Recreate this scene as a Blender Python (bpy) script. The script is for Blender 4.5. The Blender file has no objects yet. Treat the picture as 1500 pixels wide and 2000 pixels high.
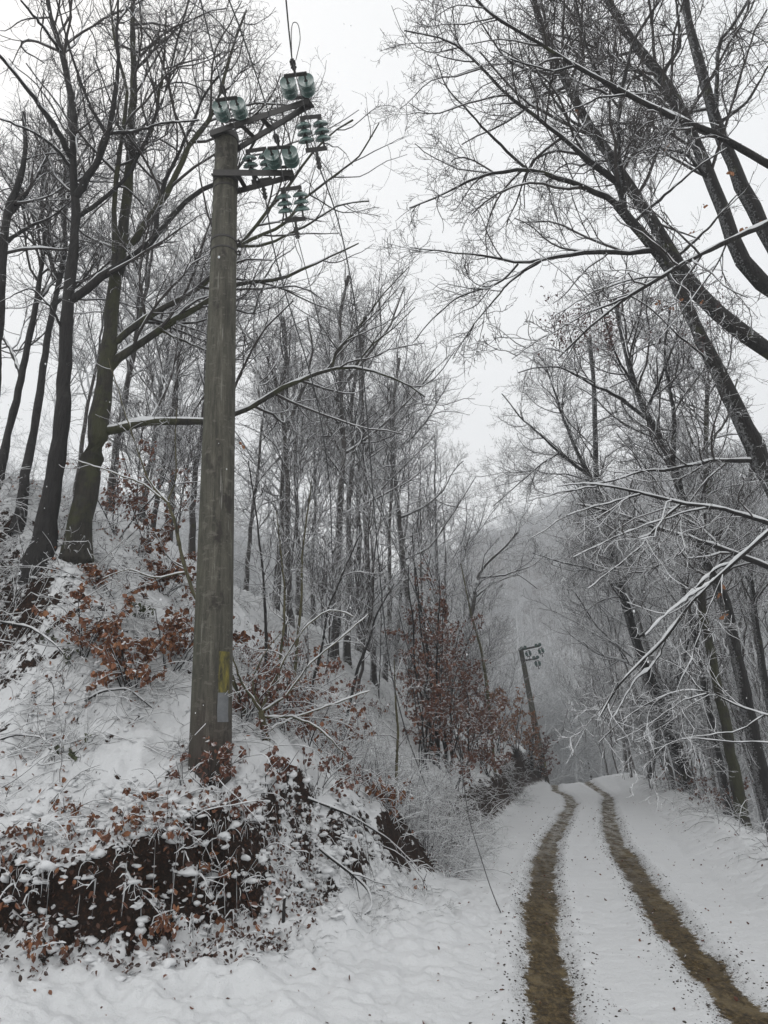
import bpy, math, random
import numpy as np
from mathutils import Vector
R=math.radians
S=bpy.context.scene
# ------------------------------------------------------------------ camera, world, light
PITCH=17.0; EYE=2.0; FPX=1444.0
cam_d=bpy.data.cameras.new("camera"); cam=bpy.data.objects.new("camera",cam_d)
S.collection.objects.link(cam); S.camera=cam
cam.location=(0,0,EYE); cam.rotation_euler=(R(90+PITCH),0,0)
cam_d.sensor_fit='VERTICAL'; cam_d.sensor_height=36.0; cam_d.sensor_width=27.0
cam_d.lens=FPX/2000*36.0; cam_d.clip_start=0.05; cam_d.clip_end=2000
W=bpy.data.worlds.new("World"); S.world=W; W.use_nodes=True
nt=W.node_tree; nt.nodes.clear()
out=nt.nodes.new('ShaderNodeOutputWorld'); bg=nt.nodes.new('ShaderNodeBackground')
sky=nt.nodes.new('ShaderNodeTexSky'); sky.sky_type='NISHITA'; sky.sun_disc=False
sky.sun_elevation=R(50); sky.sun_rotation=R(-30); sky.dust_density=6; sky.air_density=1.0
# an overcast sky: the clear sky's light scattered to an even grey white by the cloud layer
mix=nt.nodes.new('ShaderNodeMix'); mix.data_type='RGBA'; mix.inputs['Factor'].default_value=0.97
tc=nt.nodes.new('ShaderNodeTexCoord'); nz=nt.nodes.new('ShaderNodeTexNoise'); nz.inputs['Scale'].default_value=1.6; nz.inputs['Detail'].default_value=3
rp=nt.nodes.new('ShaderNodeValToRGB')
rp.color_ramp.elements[0].position=.3; rp.color_ramp.elements[0].color=(8.0,8.12,8.2,1)
rp.color_ramp.elements[1].position=.7; rp.color_ramp.elements[1].color=(8.7,8.8,8.88,1)
for e in rp.color_ramp.elements: e.color=(e.color[0],e.color[1],e.color[2],1)
L=nt.links.new
L(tc.outputs['Generated'],nz.inputs['Vector']); L(nz.outputs['Fac'],rp.inputs['Fac'])
L(sky.outputs['Color'],mix.inputs['A']); L(rp.outputs['Color'],mix.inputs['B'])
L(mix.outputs['Result'],bg.inputs['Color']); bg.inputs['Strength'].default_value=0.12
L(bg.outputs['Background'],out.inputs['Surface'])
sl=bpy.data.lights.new("sun",'SUN'); sl.energy=0.5; sl.angle=R(60); sl.color=(1,.97,.94)
so=bpy.data.objects.new("sun",sl); S.collection.objects.link(so); so.rotation_euler=(R(40),0,R(-30))
S.view_settings.view_transform='Standard'; S.view_settings.look='None'
S.view_settings.exposure=0.06; S.view_settings.gamma=1.0
S.cycles.max_bounces=5; S.cycles.diffuse_bounces=2; S.cycles.glossy_bounces=2
S.cycles.transmission_bounces=5; S.cycles.volume_bounces=1; S.cycles.transparent_max_bounces=6
S.cycles.use_adaptive_sampling=True; S.cycles.adaptive_threshold=0.02
try: S.cycles.use_denoising=True; S.cycles.denoiser='OPENIMAGEDENOISE'; S.cycles.denoising_input_passes='RGB_ALBEDO_NORMAL'; S.cycles.denoising_prefilter='ACCURATE'
except: pass
rng=np.random.default_rng(7); random.seed(7)

# ------------------------------------------------------------------ pixel rays (the photo is 1500 x 2000)
cP,sP=math.cos(R(PITCH)),math.sin(R(PITCH))
def ray(u,v):
    x=(u-750)/FPX; yi=(1000-v)/FPX
    return np.array([x,cP-yi*sP,sP+yi*cP])
def at(u,v,Y):
    d=ray(u,v); return np.array([0,0,EYE])+d*(Y/d[1])
def pix(p):
    x,y,z=p[0],p[1],p[2]-EYE
    dep=y*cP+z*sP; up=-y*sP+z*cP
    return 750+FPX*x/dep,1000-FPX*up/dep,dep
# ------------------------------------------------------------------ noise
_perm=np.random.default_rng(3).random((256,256))
def vnoise(x,y):
    xi=np.floor(x).astype(int); yi=np.floor(y).astype(int); fx=x-xi; fy=y-yi
    fx=fx*fx*(3-2*fx); fy=fy*fy*(3-2*fy)
    a=_perm[xi&255,yi&255]; b=_perm[(xi+1)&255,yi&255]; c=_perm[xi&255,(yi+1)&255]; d=_perm[(xi+1)&255,(yi+1)&255]
    return (a*(1-fx)+b*fx)*(1-fy)+(c*(1-fx)+d*fx)*fy-.5
def fbm(x,y,o=4,g=.5):
    s=0;a=1
    for i in range(o):
        s=s+a*vnoise(x*2**i+17.3*i,y*2**i-9.1*i); a*=g
    return s
def sstep(a,b,x):
    t=np.clip((x-a)/(b-a),0,1); return t*t*(3-2*t)
# ------------------------------------------------------------------ terrain
_cy=np.array([-40,-10,0,6.25,12.8,20,25,32,38,46,60,90,140,300.])
_cx=np.array([-7,-1.2,.9,1.95,3.3,5.05,6.4,7.9,9.1,10.4,10.,6,0,-20.])
def xc(y): return np.interp(y,_cy,_cx)
FOOT=np.array([(-60,-10),(-30,3),(-12,5.2),(-8,5.7),(-3.2,6.45),(-2.0,6.75),(-1.2,7.05),(-.45,7.9),(.3,9.0)]+[(float(xc(y))-1.95,y) for y in (11,14,18,22,26)]+[(5.55,30),(6.35,33),(7.5,36),(8.3,39),(9.0,46)]+[(float(xc(y))-1.95,y) for y in (60,90,140,300)],float)
def seg_dist(x,y,poly):
    best=np.full(np.shape(x),1e9); sgn=np.zeros(np.shape(x))
    for (ax,ay),(bx,by) in zip(poly[:-1],poly[1:]):
        dx,dy=bx-ax,by-ay; l2=dx*dx+dy*dy
        t=np.clip(((x-ax)*dx+(y-ay)*dy)/l2,0,1)
        d=np.hypot(x-ax-t*dx,y-ay-t*dy); c=dx*(y-ay)-dy*(x-ax)
        m=d<best; best=np.where(m,d,best); sgn=np.where(m,np.sign(c),sgn)
    return best*sgn
def hillprof(u):   # u: sideways metres from the road's middle, negative on the bank
    return np.interp(-u,[0,1.9,2.6,4.1,6.5,9.3,14,30,70,140],[0,0,.55,1.75,3.65,5.9,7.4,12,24,42])
def rightprof(u):
    return np.interp(u,[0,1.7,2.2,2.7,3.3,4.2,8,13,17,24,60,140],[0,0,.12,.26,.2,-.35,-2.4,-4.2,-4.0,-1,17,48])
# control points of the near left part of the bank, thin-plate interpolated
_cp=[]
for u,v,Y in [(0,955,11.2),(150,1000,13.3),(370,1090,16.6),(85,1085,10.2),(150,1085,11.0),(0,1275,9.9),(0,1500,8.1),(0,1640,7.2),
              (200,1500,8.0),(200,1600,7.35),(400,1490,8.05),(300,1300,9.6),(300,1150,12.2),(500,1560,7.9),(560,1640,7.9),(470,1650,7.35),(350,1640,7.2),(100,1400,8.9),(640,1590,8.6)]:
    p=at(u,v,Y); _cp.append((p[0],p[1],p[2]))
for y in (12,15,19,24,32,42,60,90,140):
    for u in (-2.2,-4.1,-6.5,-9.3,-14,-25,-60):
        if y==12 and u<-4.2: continue
        if y==15 and u<-6.6 and u>-9.4: continue
        _cp.append((float(xc(y))+u,y,float(hillprof(u))))
_cp+=[(-8,8,1.2),(-12,9,2.2),(-20,9,3.2),(-9,11,4.0),(-14,13,5.6),(-30,12,6.5),(-8,6.5,.9),(-20,3,1.0),(-40,0,4),(-.5,8.3,.6),(.2,9.2,.3),(.85,10.6,.25),(-60,60,18),(5.6,34,1.8),(6.7,35.3,.9),(7.0,40,1.6),(7.6,46,1.3),(4.6,31.,1.3)]
_cp=np.array(_cp)
def _tps(r): return np.where(r>1e-9,r*r*np.log(np.maximum(r,1e-9)),0)
_n=len(_cp); _A=np.zeros((_n+3,_n+3))
_A[:_n,:_n]=_tps(np.hypot(_cp[:,None,0]-_cp[None,:,0],_cp[:,None,1]-_cp[None,:,1]))+np.eye(_n)*.05
_A[:_n,_n]=1;_A[:_n,_n+1]=_cp[:,0];_A[:_n,_n+2]=_cp[:,1];_A[_n:,:_n]=_A[:_n,_n:].T
_w=np.linalg.solve(_A,np.r_[_cp[:,2],0,0,0])
def rbf(x,y):
    s=_w[_n]+_w[_n+1]*x+_w[_n+2]*y
    for i in range(_n): s=s+_w[i]*_tps(np.hypot(x-_cp[i,0],y-_cp[i,1]))
    return s
def footd(x,y):
    x=np.asarray(x,float); y=np.asarray(y,float); x,y=np.broadcast_arrays(x,y)
    return seg_dist(x,y,FOOT)+sstep(11,8.5,y)*sstep(.6,-.6,x)*(.60*fbm(x*1.5+3,y*1.5,3))
TL=np.array([(1.05,3),(1.24,6.25),(1.75,9.2),(2.5,12.8),(3.4,16.5),(4.74,21),(6.05,25.5),(6.75,29),(6.95,32),(7.8,36),(9.4,44),(9,60)])
TR=np.array([(2.2,3),(2.74,6.25),(3.2,9.2),(3.98,12.8),(4.62,16),(5.66,20),(7.05,25),(8.1,28.5),(8.6,31),(9.1,35),(10.8,44),(10.4,60)])
def base(x,y):
    """smooth terrain"""
    x=np.asarray(x,float); y=np.asarray(y,float)
    u=x-xc(y); D=footd(x,y)
    w=.9+.35*sstep(-1.6,-.7,x)*sstep(10,8.4,y)-.5*sstep(-.9,-1.8,x)*sstep(12,8,y)
    zh=np.where(y<60,rbf(x,np.clip(y,-10,140)),0)
    zl=hillprof(u); k=sstep(45,60,y)
    zh=zh*(1-k)+zl*k
    zh=np.maximum(zh,.05)
    s=sstep(-.1,w,D)
    zlow=(.24+.30*np.abs(fbm(x*1.7,y*1.7+5,3))*sstep(-1.,-.1,D))*sstep(-2.2,0,D)*sstep(13,8,y)
    z=zlow*(1-s)+zh*s
    ur=u
    z=np.where(D<0,zlow+rightprof(ur),z)
    # berm heap at the end of the visible road
    z=z+.42*np.exp(-(((x-10.4)/1.1)**2+((y-35)/3.0)**2))+.12*np.exp(-(((x-9.0)/.8)**2+((y-24)/3.0)**2))
    # along the valley: level, then falling, then the far hillside
    z=z-.07*np.clip(y-36,0,50)+.32*np.clip(y-95,0,400)*sstep(90,130,y)
    return z
def height(x,y):
    z=base(x,y); x=np.asarray(x,float); y=np.asarray(y,float)
    D=footd(x,y); u=x-xc(y)
    hill=sstep(-.15,.8,D)
    n=.10*fbm(x*.7,y*.7,3)+.0
    det=sstep(50,15,y)
    bill=np.abs(fbm(x*2.2+5,y*2.2,3))   # pillowy snow
    z=z+n*(.25+1.6*hill)
    z=z+hill*det*(.26*(bill-.2)+.10*np.abs(fbm(x*7,y*7,2))+.03*fbm(x*22,y*22,2))
    z=z+(1-hill)*det*(.018*fbm(x*5,y*5,3)+.008*fbm(x*21,y*21,2))
    apron=sstep(-2.6,-.2,D)*(1-hill)*sstep(13,9,y)
    z=z+apron*(.10*np.abs(fbm(x*3.5,y*3.5,3))+.04*fbm(x*12,y*12,3))
    z=z+(1-hill)*sstep(13,8,y)*sstep(.6,-1.2,u+1.2)*(.035*np.abs(fbm(x*6,y*6,3))-.03*sstep(.16,.26,vnoise(x*4.5,y*3.2)))
    cutk=np.exp(-((D-.25)/.3)**2)*sstep(9.2,7.8,y)*sstep(-.6,-1.4,x)
    z=z+cutk*(.16*fbm(x*2.6,y*2.6+9,3)+.05*fbm(x*11,y*11,2))
    b=sstep(1.7,2.6,u)
    z=z+b*det*(.16*fbm(x*1.3,y*1.3,3)+.07*np.abs(fbm(x*4,y*4,3))-.02)
    # undercut clumps on the near bank: a wandering edge
    # wheel ruts
    for T,k in ((TL,1.),(TR,1.)):
        d=np.abs(seg_dist(x,y,T)); w=.2+.03*fbm(x*2,y*2,2)
        z=z-.055*sstep(w+.14,w-.05,d)*k+.02*np.exp(-((d-w-.16)/.06)**2)
    return z
def warp(x,y):
    """hollow the near cut out under its lip: horizontal shift of points near the foot line"""
    D=footd(x,y); k=sstep(9.2,7.8,y)*sstep(-.9,-1.6,x)*sstep(-7,-5,x)*(.65+.9*vnoise(np.asarray(x,float)*1.3,np.asarray(x,float)*0+4.))
    lo=np.exp(-((D-.08)/.17)**2)*.34; hi=np.exp(-((D-.52)/.2)**2)*.16
    j=.16*fbm(x*3.1,y*.0+D*2.,3)
    return x,y+k*(lo-hi)+k*j*np.exp(-((D-.3)/.4)**2)
def G(u,v,fn=base):
    d=ray(u,v); o=np.array([0,0,EYE])
    ts=np.geomspace(3,200,1500); P=o+ts[:,None]*d
    h=fn(P[:,0],P[:,1]); b=np.where(P[:,2]<h)[0]
    if len(b)==0: return None
    return P[b[0]]
# ------------------------------------------------------------------ materials
def newmat(name):
    m=bpy.data.materials.new(name); m.use_nodes=True; t=m.node_tree; t.nodes.clear()
    o=t.nodes.new('ShaderNodeOutputMaterial'); b=t.nodes.new('ShaderNodeBsdfPrincipled'); t.links.new(b.outputs[0],o.inputs[0])
    return m,t,b
class N:
    """small node helper"""
    def __init__(s,t): s.t=t
    def node(s,k,**kw):
        n=s.t.nodes.new(k)
        for a,v in kw.items(): setattr(n,a,v)
        return n
    def lk(s,a,b): s.t.links.new(a,b)
    def put(s,sock,v):
        if hasattr(v,'is_output') or isinstance(v,bpy.types.NodeSocket): s.lk(v,sock)
        else: sock.default_value=v
    def pos(s): return s.node('ShaderNodeNewGeometry').outputs['Position']
    def noise(s,vec,scale,detail=3,rough=.55,dist=0.):
        n=s.node('ShaderNodeTexNoise'); s.put(n.inputs['Vector'],vec); n.inputs['Scale'].default_value=scale
        n.inputs['Detail'].default_value=detail; n.inputs['Roughness'].default_value=rough; n.inputs['Distortion'].default_value=dist
        return n.outputs['Fac']
    def math(s,op,a,b=0.,c=0.,clamp=False):
        n=s.node('ShaderNodeMath',operation=op,use_clamp=clamp)
        s.put(n.inputs[0],a); s.put(n.inputs[1],b); s.put(n.inputs[2],c); return n.outputs[0]
    def mr(s,v,a,b,c=0.,d=1.,smooth=True):
        n=s.node('ShaderNodeMapRange'); n.interpolation_type='SMOOTHSTEP' if smooth else 'LINEAR'
        s.put(n.inputs['Value'],v)
        for k,x in zip(('From Min','From Max','To Min','To Max'),(a,b,c,d)): n.inputs[k].default_value=x
        return n.outputs[0]
    def mix(s,f,a,b):
        n=s.node('ShaderNodeMix',data_type='RGBA'); s.put(n.inputs['Factor'],f)
        for k,v in (('A',a),('B',b)):
            if isinstance(v,tuple): n.inputs[k].default_value=(*v,1) if len(v)==3 else v
            else: s.lk(v,n.inputs[k])
        return n.outputs['Result']
    def ramp(s,f,stops):
        n=s.node('ShaderNodeValToRGB'); s.put(n.inputs[0],f); e=n.color_ramp.elements
        while len(e)<len(stops): e.new(.5)
        for x,(p,c) in zip(e,stops): x.position=p; x.color=(*c,1)
        return n.outputs['Color']
    def scale(s,vec,v):
        n=s.node('ShaderNodeMapping'); s.lk(vec,n.inputs['Vector']); n.inputs['Scale'].default_value=v; return n.outputs[0]
    def bump(s,h,strength,dist,normal=None):
        n=s.node('ShaderNodeBump'); n.inputs['Strength'].default_value=strength; n.inputs['Distance'].default_value=dist
        s.lk(h,n.inputs['Height']); 
        if normal: s.lk(normal,n.inputs['Normal'])
        return n.outputs[0]
    def nz(s):
        g=s.node('ShaderNodeNewGeometry'); x=s.node('ShaderNodeSeparateXYZ'); s.lk(g.outputs['Normal'],x.inputs[0]); return x
    def attr(s,name):
        a=s.node('ShaderNodeAttribute'); a.attribute_name=name; return a.outputs['Fac']
SNOW=(.64,.65,.66)
def mat_bark(name,c1,c2,moss=0.,snow_lo=.52,snow_hi=.72,scale=14,plaster=.0):
    m,t,b=newmat(name); n=N(t); p=n.pos(); ps=n.scale(p,(1,1,.25))
    f=n.noise(ps,scale,5,.65); col=n.ramp(f,[(.3,c1),(.55,c2),(.75,tuple(x*1.5 for x in c2))])
    lich=n.mr(n.noise(p,3.2,4,.6),.60,.70); col=n.mix(n.math('MULTIPLY',lich,.25),col,(.075,.078,.066))
    if moss>0:
        mo=n.mr(n.noise(p,2.1,4,.65),.62-.35*moss,.72-.3*moss); col=n.mix(n.math('MULTIPLY',mo,.8),col,(.036,.038,.014))
    x=n.nz(); e=n.math('ADD',x.outputs['Z'],n.math('MULTIPLY',n.math('SUBTRACT',n.noise(p,7,4,.6),.5),.5))
    sn=n.mr(e,snow_lo,snow_hi)
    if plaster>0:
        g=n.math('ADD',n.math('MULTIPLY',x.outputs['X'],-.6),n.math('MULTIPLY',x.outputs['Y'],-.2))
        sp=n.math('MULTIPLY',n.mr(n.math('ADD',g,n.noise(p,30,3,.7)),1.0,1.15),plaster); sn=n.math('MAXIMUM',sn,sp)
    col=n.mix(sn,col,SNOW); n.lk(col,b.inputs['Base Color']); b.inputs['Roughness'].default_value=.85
    n.lk(n.bump(f,1.,.06),b.inputs['Normal']); return m
def mat_twig(name,c,lo=.05,hi=.5,amt=1.):
    m,t,b=newmat(name); n=N(t); p=n.pos(); x=n.nz()
    e=n.math('ADD',x.outputs['Z'],n.math('MULTIPLY',n.math('SUBTRACT',n.noise(p,9,2,.6),.5),.6))
    sn=n.math('MULTIPLY',n.mr(e,lo,hi),amt)
    n.lk(n.mix(sn,c,SNOW),b.inputs['Base Color']); b.inputs['Roughness'].default_value=.85
    b.inputs['Specular IOR Level'].default_value=.2; return m
M={}
M['bark']=mat_bark('dark_bark',(.004,.0035,.0035),(.015,.013,.012),.0)
M['bark_moss']=mat_bark('mossy_bark',(.007,.0065,.005),(.024,.021,.015),.5)
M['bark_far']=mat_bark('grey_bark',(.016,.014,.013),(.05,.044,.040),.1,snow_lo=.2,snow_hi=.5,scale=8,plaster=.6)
M['bark_right']=mat_bark('wet_bark',(.003,.0027,.0027),(.012,.010,.009),.08,scale=18,plaster=.25)
M['twig']=mat_twig('dark_twig',(.045,.040,.038),lo=-.15,hi=.4)
M['twig_mid']=mat_twig('grey_twig',(.06,.055,.053),lo=-.45,hi=.15)
M['twig_snow']=mat_twig('snowy_twig',(.05,.043,.04),lo=-.25,hi=.25)
M['twig_high']=mat_twig('high_twig',(.045,.040,.038),lo=.35,hi=.8)
M['stem']=mat_bark('green_stem',(.035,.032,.018),(.10,.09,.045),.3,snow_lo=.4,snow_hi=.7,scale=30)
def mat_snow():
    m,t,b=newmat('snow'); n=N(t); p=n.pos()
    col=n.mix(n.noise(p,1.3,3,.6),(.595,.605,.615),(.66,.667,.672)); n.lk(col,b.inputs['Base Color']); b.inputs['Roughness'].default_value=.7
    b.inputs['Specular IOR Level'].default_value=.25
    n.lk(n.bump(n.noise(p,60,4,.6),.35,.012),b.inputs['Normal']); return m
M['snow']=mat_snow()
def mat_ground():
    m,t,b=newmat('snowy_ground'); n=N(t); p=n.pos(); x=n.nz()
    hill=n.attr('hill'); rut=n.attr('rut'); bare=n.attr('bare')
    f1=n.noise(p,60,4,.6); f2=n.noise(p,9,5,.65); f3=n.noise(p,2.3,5,.6); f4=n.noise(p,150,2,.6)
    snow=n.mix(n.noise(p,1.1,3,.6),(.595,.605,.615),(.66,.667,.672))
    soil=n.ramp(n.noise(p,34,5,.75),[(.3,(.005,.0035,.003)),(.52,(.016,.009,.006)),(.66,(.055,.024,.012)),(.78,(.13,.06,.03))])
    litter=n.ramp(n.noise(n.scale(p,(1,1,1)),55,3,.8),[(.35,(.015,.010,.008)),(.6,(.05,.030,.020)),(.72,(.14,.07,.035))])
    # where the slope is steep or a bank patch is bare the snow has not held
    steep=n.math('SUBTRACT',1.,x.outputs['Z'])
    e=n.math('ADD',n.math('MULTIPLY',steep,1.15),n.math('MULTIPLY',n.math('SUBTRACT',f2,.5),.95))
    e=n.math('ADD',e,n.math('MULTIPLY',n.math('SUBTRACT',f3,.5),.55))
    e=n.math('ADD',e,bare); e=n.math('ADD',e,n.math('MULTIPLY',n.math('SUBTRACT',n.noise(p,26,4,.7),.5),.5))
    dirt=n.math('MULTIPLY',n.mr(e,.50,.60),hill)
    col=n.mix(dirt,snow,n.mix(n.mr(steep,.2,.5),litter,soil))
    # specks of debris poking through the road snow
    sp=n.mr(n.math('ADD',n.noise(p,38,3,.75),n.math('MULTIPLY',f3,.14)),.79,.82)
    col=n.mix(n.math('MULTIPLY',sp,.85),col,(.05,.04,.032))
    # muddy wheel ruts: attribute is 1 inside, 0 outside, edge broken up by noise
    er=n.math('ADD',rut,n.math('MULTIPLY',n.math('SUBTRACT',n.noise(p,13,6,.85),.5),1.05))
    er=n.math('ADD',er,n.math('MULTIPLY',n.math('SUBTRACT',n.noise(p,1.6,3,.6),.5),.5))
    mud=n.mr(er,.50,.56)
    mudc=n.ramp(n.noise(n.scale(p,(1,.55,1)),26,5,.78),[(.34,(.010,.007,.003)),(.46,(.050,.034,.014)),(.58,(.11,.077,.032)),(.70,(.22,.165,.08))])
    mudc=n.mix(n.math('MULTIPLY',n.mr(n.noise(n.scale(p,(1,1,1)),42,3,.7),.60,.66),.85),mudc,(.014,.011,.008))
    mudc=n.mix(n.math('MULTIPLY',n.mr(n.noise(n.scale(p,(1,.4,1)),3.2,4,.65),.50,.64),.55),mudc,(.20,.155,.085))
    # thin slush left in the ruts further on
    ys=n.node('ShaderNodeSeparateXYZ'); n.lk(p,ys.inputs[0])
    sl=n.math('MULTIPLY',n.mr(ys.outputs['Y'],9,24,.0,.95),n.mr(n.noise(n.scale(p,(1,.35,1)),7,4,.7),.42,.62))
    mudc=n.mix(sl,mudc,(.42,.41,.38))
    fr=n.math('MULTIPLY',n.mr(er,.22,.47),n.mr(n.noise(p,70,4,.85),.53,.57))    # dark crumbs thrown out beside the rut
    col=n.mix(n.math('MULTIPLY',fr,.85),col,(.035,.028,.02))
    col=n.mix(mud,col,mudc)
    n.lk(col,b.inputs['Base Color'])
    wet=n.mr(n.noise(p,5,3,.6),.5,.65,.5,.8); ro=n.node('ShaderNodeMix',data_type='FLOAT'); n.lk(mud,ro.inputs['Factor']); ro.inputs['A'].default_value=.8; n.lk(wet,ro.inputs['B'])
    n.lk(ro.outputs['Result'],b.inputs['Roughness']); b.inputs['Specular IOR Level'].default_value=.18
    h=n.math('ADD',n.math('MULTIPLY',f1,.5),n.math('MULTIPLY',f2,1.2)); h=n.math('ADD',h,n.math('MULTIPLY',f4,.2)); h=n.math('SUBTRACT',h,n.math('MULTIPLY',n.math('MAXIMUM',dirt,fr),.5))
    n.lk(n.bump(h,.6,.03),b.inputs['Normal']); return m
M['ground']=mat_ground()
def mat_leaf(name,stops,snow=.9):
    m,t,b=newmat(name); n=N(t); r=n.attr('rnd'); col=n.ramp(r,stops); p=n.pos()
    x=n.nz(); e=n.math('ADD',x.outputs['Z'],n.math('MULTIPLY',n.noise(p,25,2,.6),.3)); sn=n.math('MULTIPLY',n.mr(e,.72,.92),snow)
    col=n.mix(n.math('MULTIPLY',n.noise(p,60,2,.6),.5),col,(.03,.015,.01))
    n.lk(n.mix(sn,col,SNOW),b.inputs['Base Color']); b.inputs['Roughness'].default_value=.6; return m
M['leaf']=mat_leaf('dead_leaf',[(0,(.06,.022,.012)),(.35,(.15,.052,.022)),(.7,(.25,.09,.033)),(1,(.34,.16,.065))])
M['litter']=mat_leaf('rotting_leaf',[(0,(.02,.009,.006)),(.5,(.055,.022,.012)),(.85,(.12,.045,.02)),(1,(.22,.10,.045))],.6)
M['leaf_red']=mat_leaf('dead_red_leaf',[(0,(.07,.026,.017)),(.4,(.13,.048,.028)),(.8,(.20,.078,.044)),(1,(.28,.13,.07))],.7)
M['leaf_orange']=mat_leaf('dead_orange_leaf',[(0,(.20,.075,.025)),(.5,(.30,.12,.04)),(1,(.40,.18,.07))],.5)
M['leaf_green']=mat_leaf('evergreen_leaf',[(0,(.025,.035,.012)),(1,(.06,.075,.025))],.8)
M['seed']=mat_leaf('dry_seed',[(0,(.03,.010,.010)),(1,(.085,.03,.026))],.3)
def mat_concrete():
    m,t,b=newmat('weathered_concrete'); n=N(t); g=n.node('ShaderNodeTexCoord').outputs['Object']
    st=n.noise(n.scale(g,(1,1,.09)),16,6,.78); bl=n.noise(n.scale(g,(1,1,.45)),4.5,5,.7); f=n.noise(g,90,3,.6)
    col=n.ramp(st,[(.32,(.020,.0185,.014)),(.45,(.050,.047,.036)),(.58,(.085,.080,.062)),(.72,(.165,.155,.13))])
    col=n.mix(n.mr(bl,.52,.66),col,(.026,.022,.018))
    col=n.mix(n.math('MULTIPLY',n.mr(n.noise(n.scale(g,(1,1,.03)),38,3,.6),.66,.70),.55),col,(.34,.33,.30))
    col=n.mix(n.math('MULTIPLY',n.mr(n.noise(g,70,3,.7),.58,.64),.6),col,(.02,.018,.014)); col=n.mix(n.math('MULTIPLY',n.mr(n.noise(n.scale(g,(1,1,2.2)),7,4,.7),.57,.63),.4),col,(.16,.15,.125))
    xs=n.node('ShaderNodeSeparateXYZ'); n.lk(g,xs.inputs[0])
    # green algae on the side turned to the wood, dark splash zone at the foot
    col=n.mix(n.math('MULTIPLY',n.mr(n.math('ADD',xs.outputs['X'],n.math('MULTIPLY',bl,.12)),.02,-.18),.55),col,(.060,.064,.036))
    col=n.mix(n.math('MULTIPLY',n.mr(n.math('ADD',xs.outputs['Z'],n.math('MULTIPLY',bl,1.4)),1.75,.5),.75),col,(.034,.022,.019))
    x=n.nz(); col=n.mix(n.mr(x.outputs['Z'],.6,.8),col,SNOW)
    n.lk(col,b.inputs['Base Color']); b.inputs['Roughness'].default_value=.85
    n.lk(n.bump(n.math('ADD',st,n.math('MULTIPLY',f,.4)),.5,.02),b.inputs['Normal']); return m
M['concrete']=mat_concrete()
def mat_plain(name,c,rough=.6,metal=0.,var=.4,scale=20,snow=True):
    m,t,b=newmat(name); n=N(t); p=n.pos(); f=n.noise(p,scale,4,.7)
    col=n.mix(f,tuple(x*(1-var) for x in c),tuple(x*(1+var) for x in c))
    if snow: col=n.mix(n.mr(n.nz().outputs['Z'],.75,.9),col,SNOW)
    n.lk(col,b.inputs['Base Color']); b.inputs['Roughness'].default_value=rough; b.inputs['Metallic'].default_value=metal
    n.lk(n.bump(f,.3,.01),b.inputs['Normal']); return m
M['steel']=mat_plain('rusty_dark_steel',(.045,.042,.040),.65,.2)
M['wire']=mat_plain('old_wire',(.06,.06,.06),.5,.4,snow=False)
def mat_paint():
    m,t,b=newmat('worn_yellow_paint'); n=N(t); g=n.node('ShaderNodeTexCoord').outputs['Object']
    f=n.noise(n.scale(g,(1,1,.28)),22,5,.75); col=n.ramp(f,[(.38,(.026,.022,.011)),(.50,(.085,.075,.02)),(.62,(.15,.125,.022)),(.74,(.27,.21,.03))])
    n.lk(col,b.inputs['Base Color']); b.inputs['Roughness'].default_value=.8; n.lk(n.bump(f,.4,.01),b.inputs['Normal']); return m
M['yellow']=mat_paint()
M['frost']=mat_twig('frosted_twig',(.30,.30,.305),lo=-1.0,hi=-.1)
M['greypaint']=mat_plain('pale_grey_paint',(.13,.135,.14),.85,0,.5,14,snow=False)
def mat_glass():
    m,t,b=newmat('green_glass'); b.inputs['Base Color'].default_value=(.085,.145,.13,1); b.inputs['Roughness'].default_value=.22
    b.inputs['Transmission Weight'].default_value=.22; b.inputs['IOR'].default_value=1.45; return m
M['glass']=mat_glass()
# ------------------------------------------------------------------ objects
def link(o): S.collection.objects.link(o); return o
def mesh(name,V,F,mats,parent=None,smooth=True,attrs=None,mi=None,tri=False):
    """V (n,3), F list of (m,k) int arrays with k=3 or 4"""
    me=bpy.data.meshes.new(name); F=[f for f in (F if isinstance(F,list) else [F]) if len(f)]
    nl=sum(f.size for f in F); nf=sum(len(f) for f in F)
    me.vertices.add(len(V)); me.vertices.foreach_set('co',np.ascontiguousarray(V,dtype=np.float32).ravel())
    me.loops.add(nl); me.loops.foreach_set('vertex_index',np.concatenate([f.ravel() for f in F]).astype(np.int32))
    tot=np.concatenate([np.full(len(f),f.shape[1]) for f in F]); st=np.r_[0,np.cumsum(tot)[:-1]]
    me.polygons.add(nf); me.polygons.foreach_set('loop_start',st.astype(np.int32))
    try: me.polygons.foreach_set('loop_total',tot.astype(np.int32))
    except Exception: pass
    for m in (mats if isinstance(mats,(list,tuple)) else [mats]): me.materials.append(m)
    if mi is not None: me.polygons.foreach_set('material_index',np.asarray(mi,np.int32))
    me.polygons.foreach_set('use_smooth',np.full(nf,bool(smooth)))
    me.update(calc_edges=True)
    for k,(dom,a) in (attrs or {}).items():
        at_=me.attributes.new(k,'FLOAT',dom); at_.data.foreach_set('value',np.ascontiguousarray(a,dtype=np.float32))
    o=link(bpy.data.objects.new(name,me))
    if parent is not None: o.parent=parent
    return o
def tag(o,label=None,cat=None,group=None,kind=None):
    if label: o['label']=label
    if cat: o['category']=cat
    if group: o['group']=group
    if kind: o['kind']=kind
    return o
def empty(name,loc,label,cat,group=None):
    o=link(bpy.data.objects.new(name,None)); o.location=loc; o.empty_display_size=.2
    return tag(o,label,cat,group)
def norm(v): return v/np.maximum(np.linalg.norm(v,axis=-1,keepdims=True),1e-9)
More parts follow.
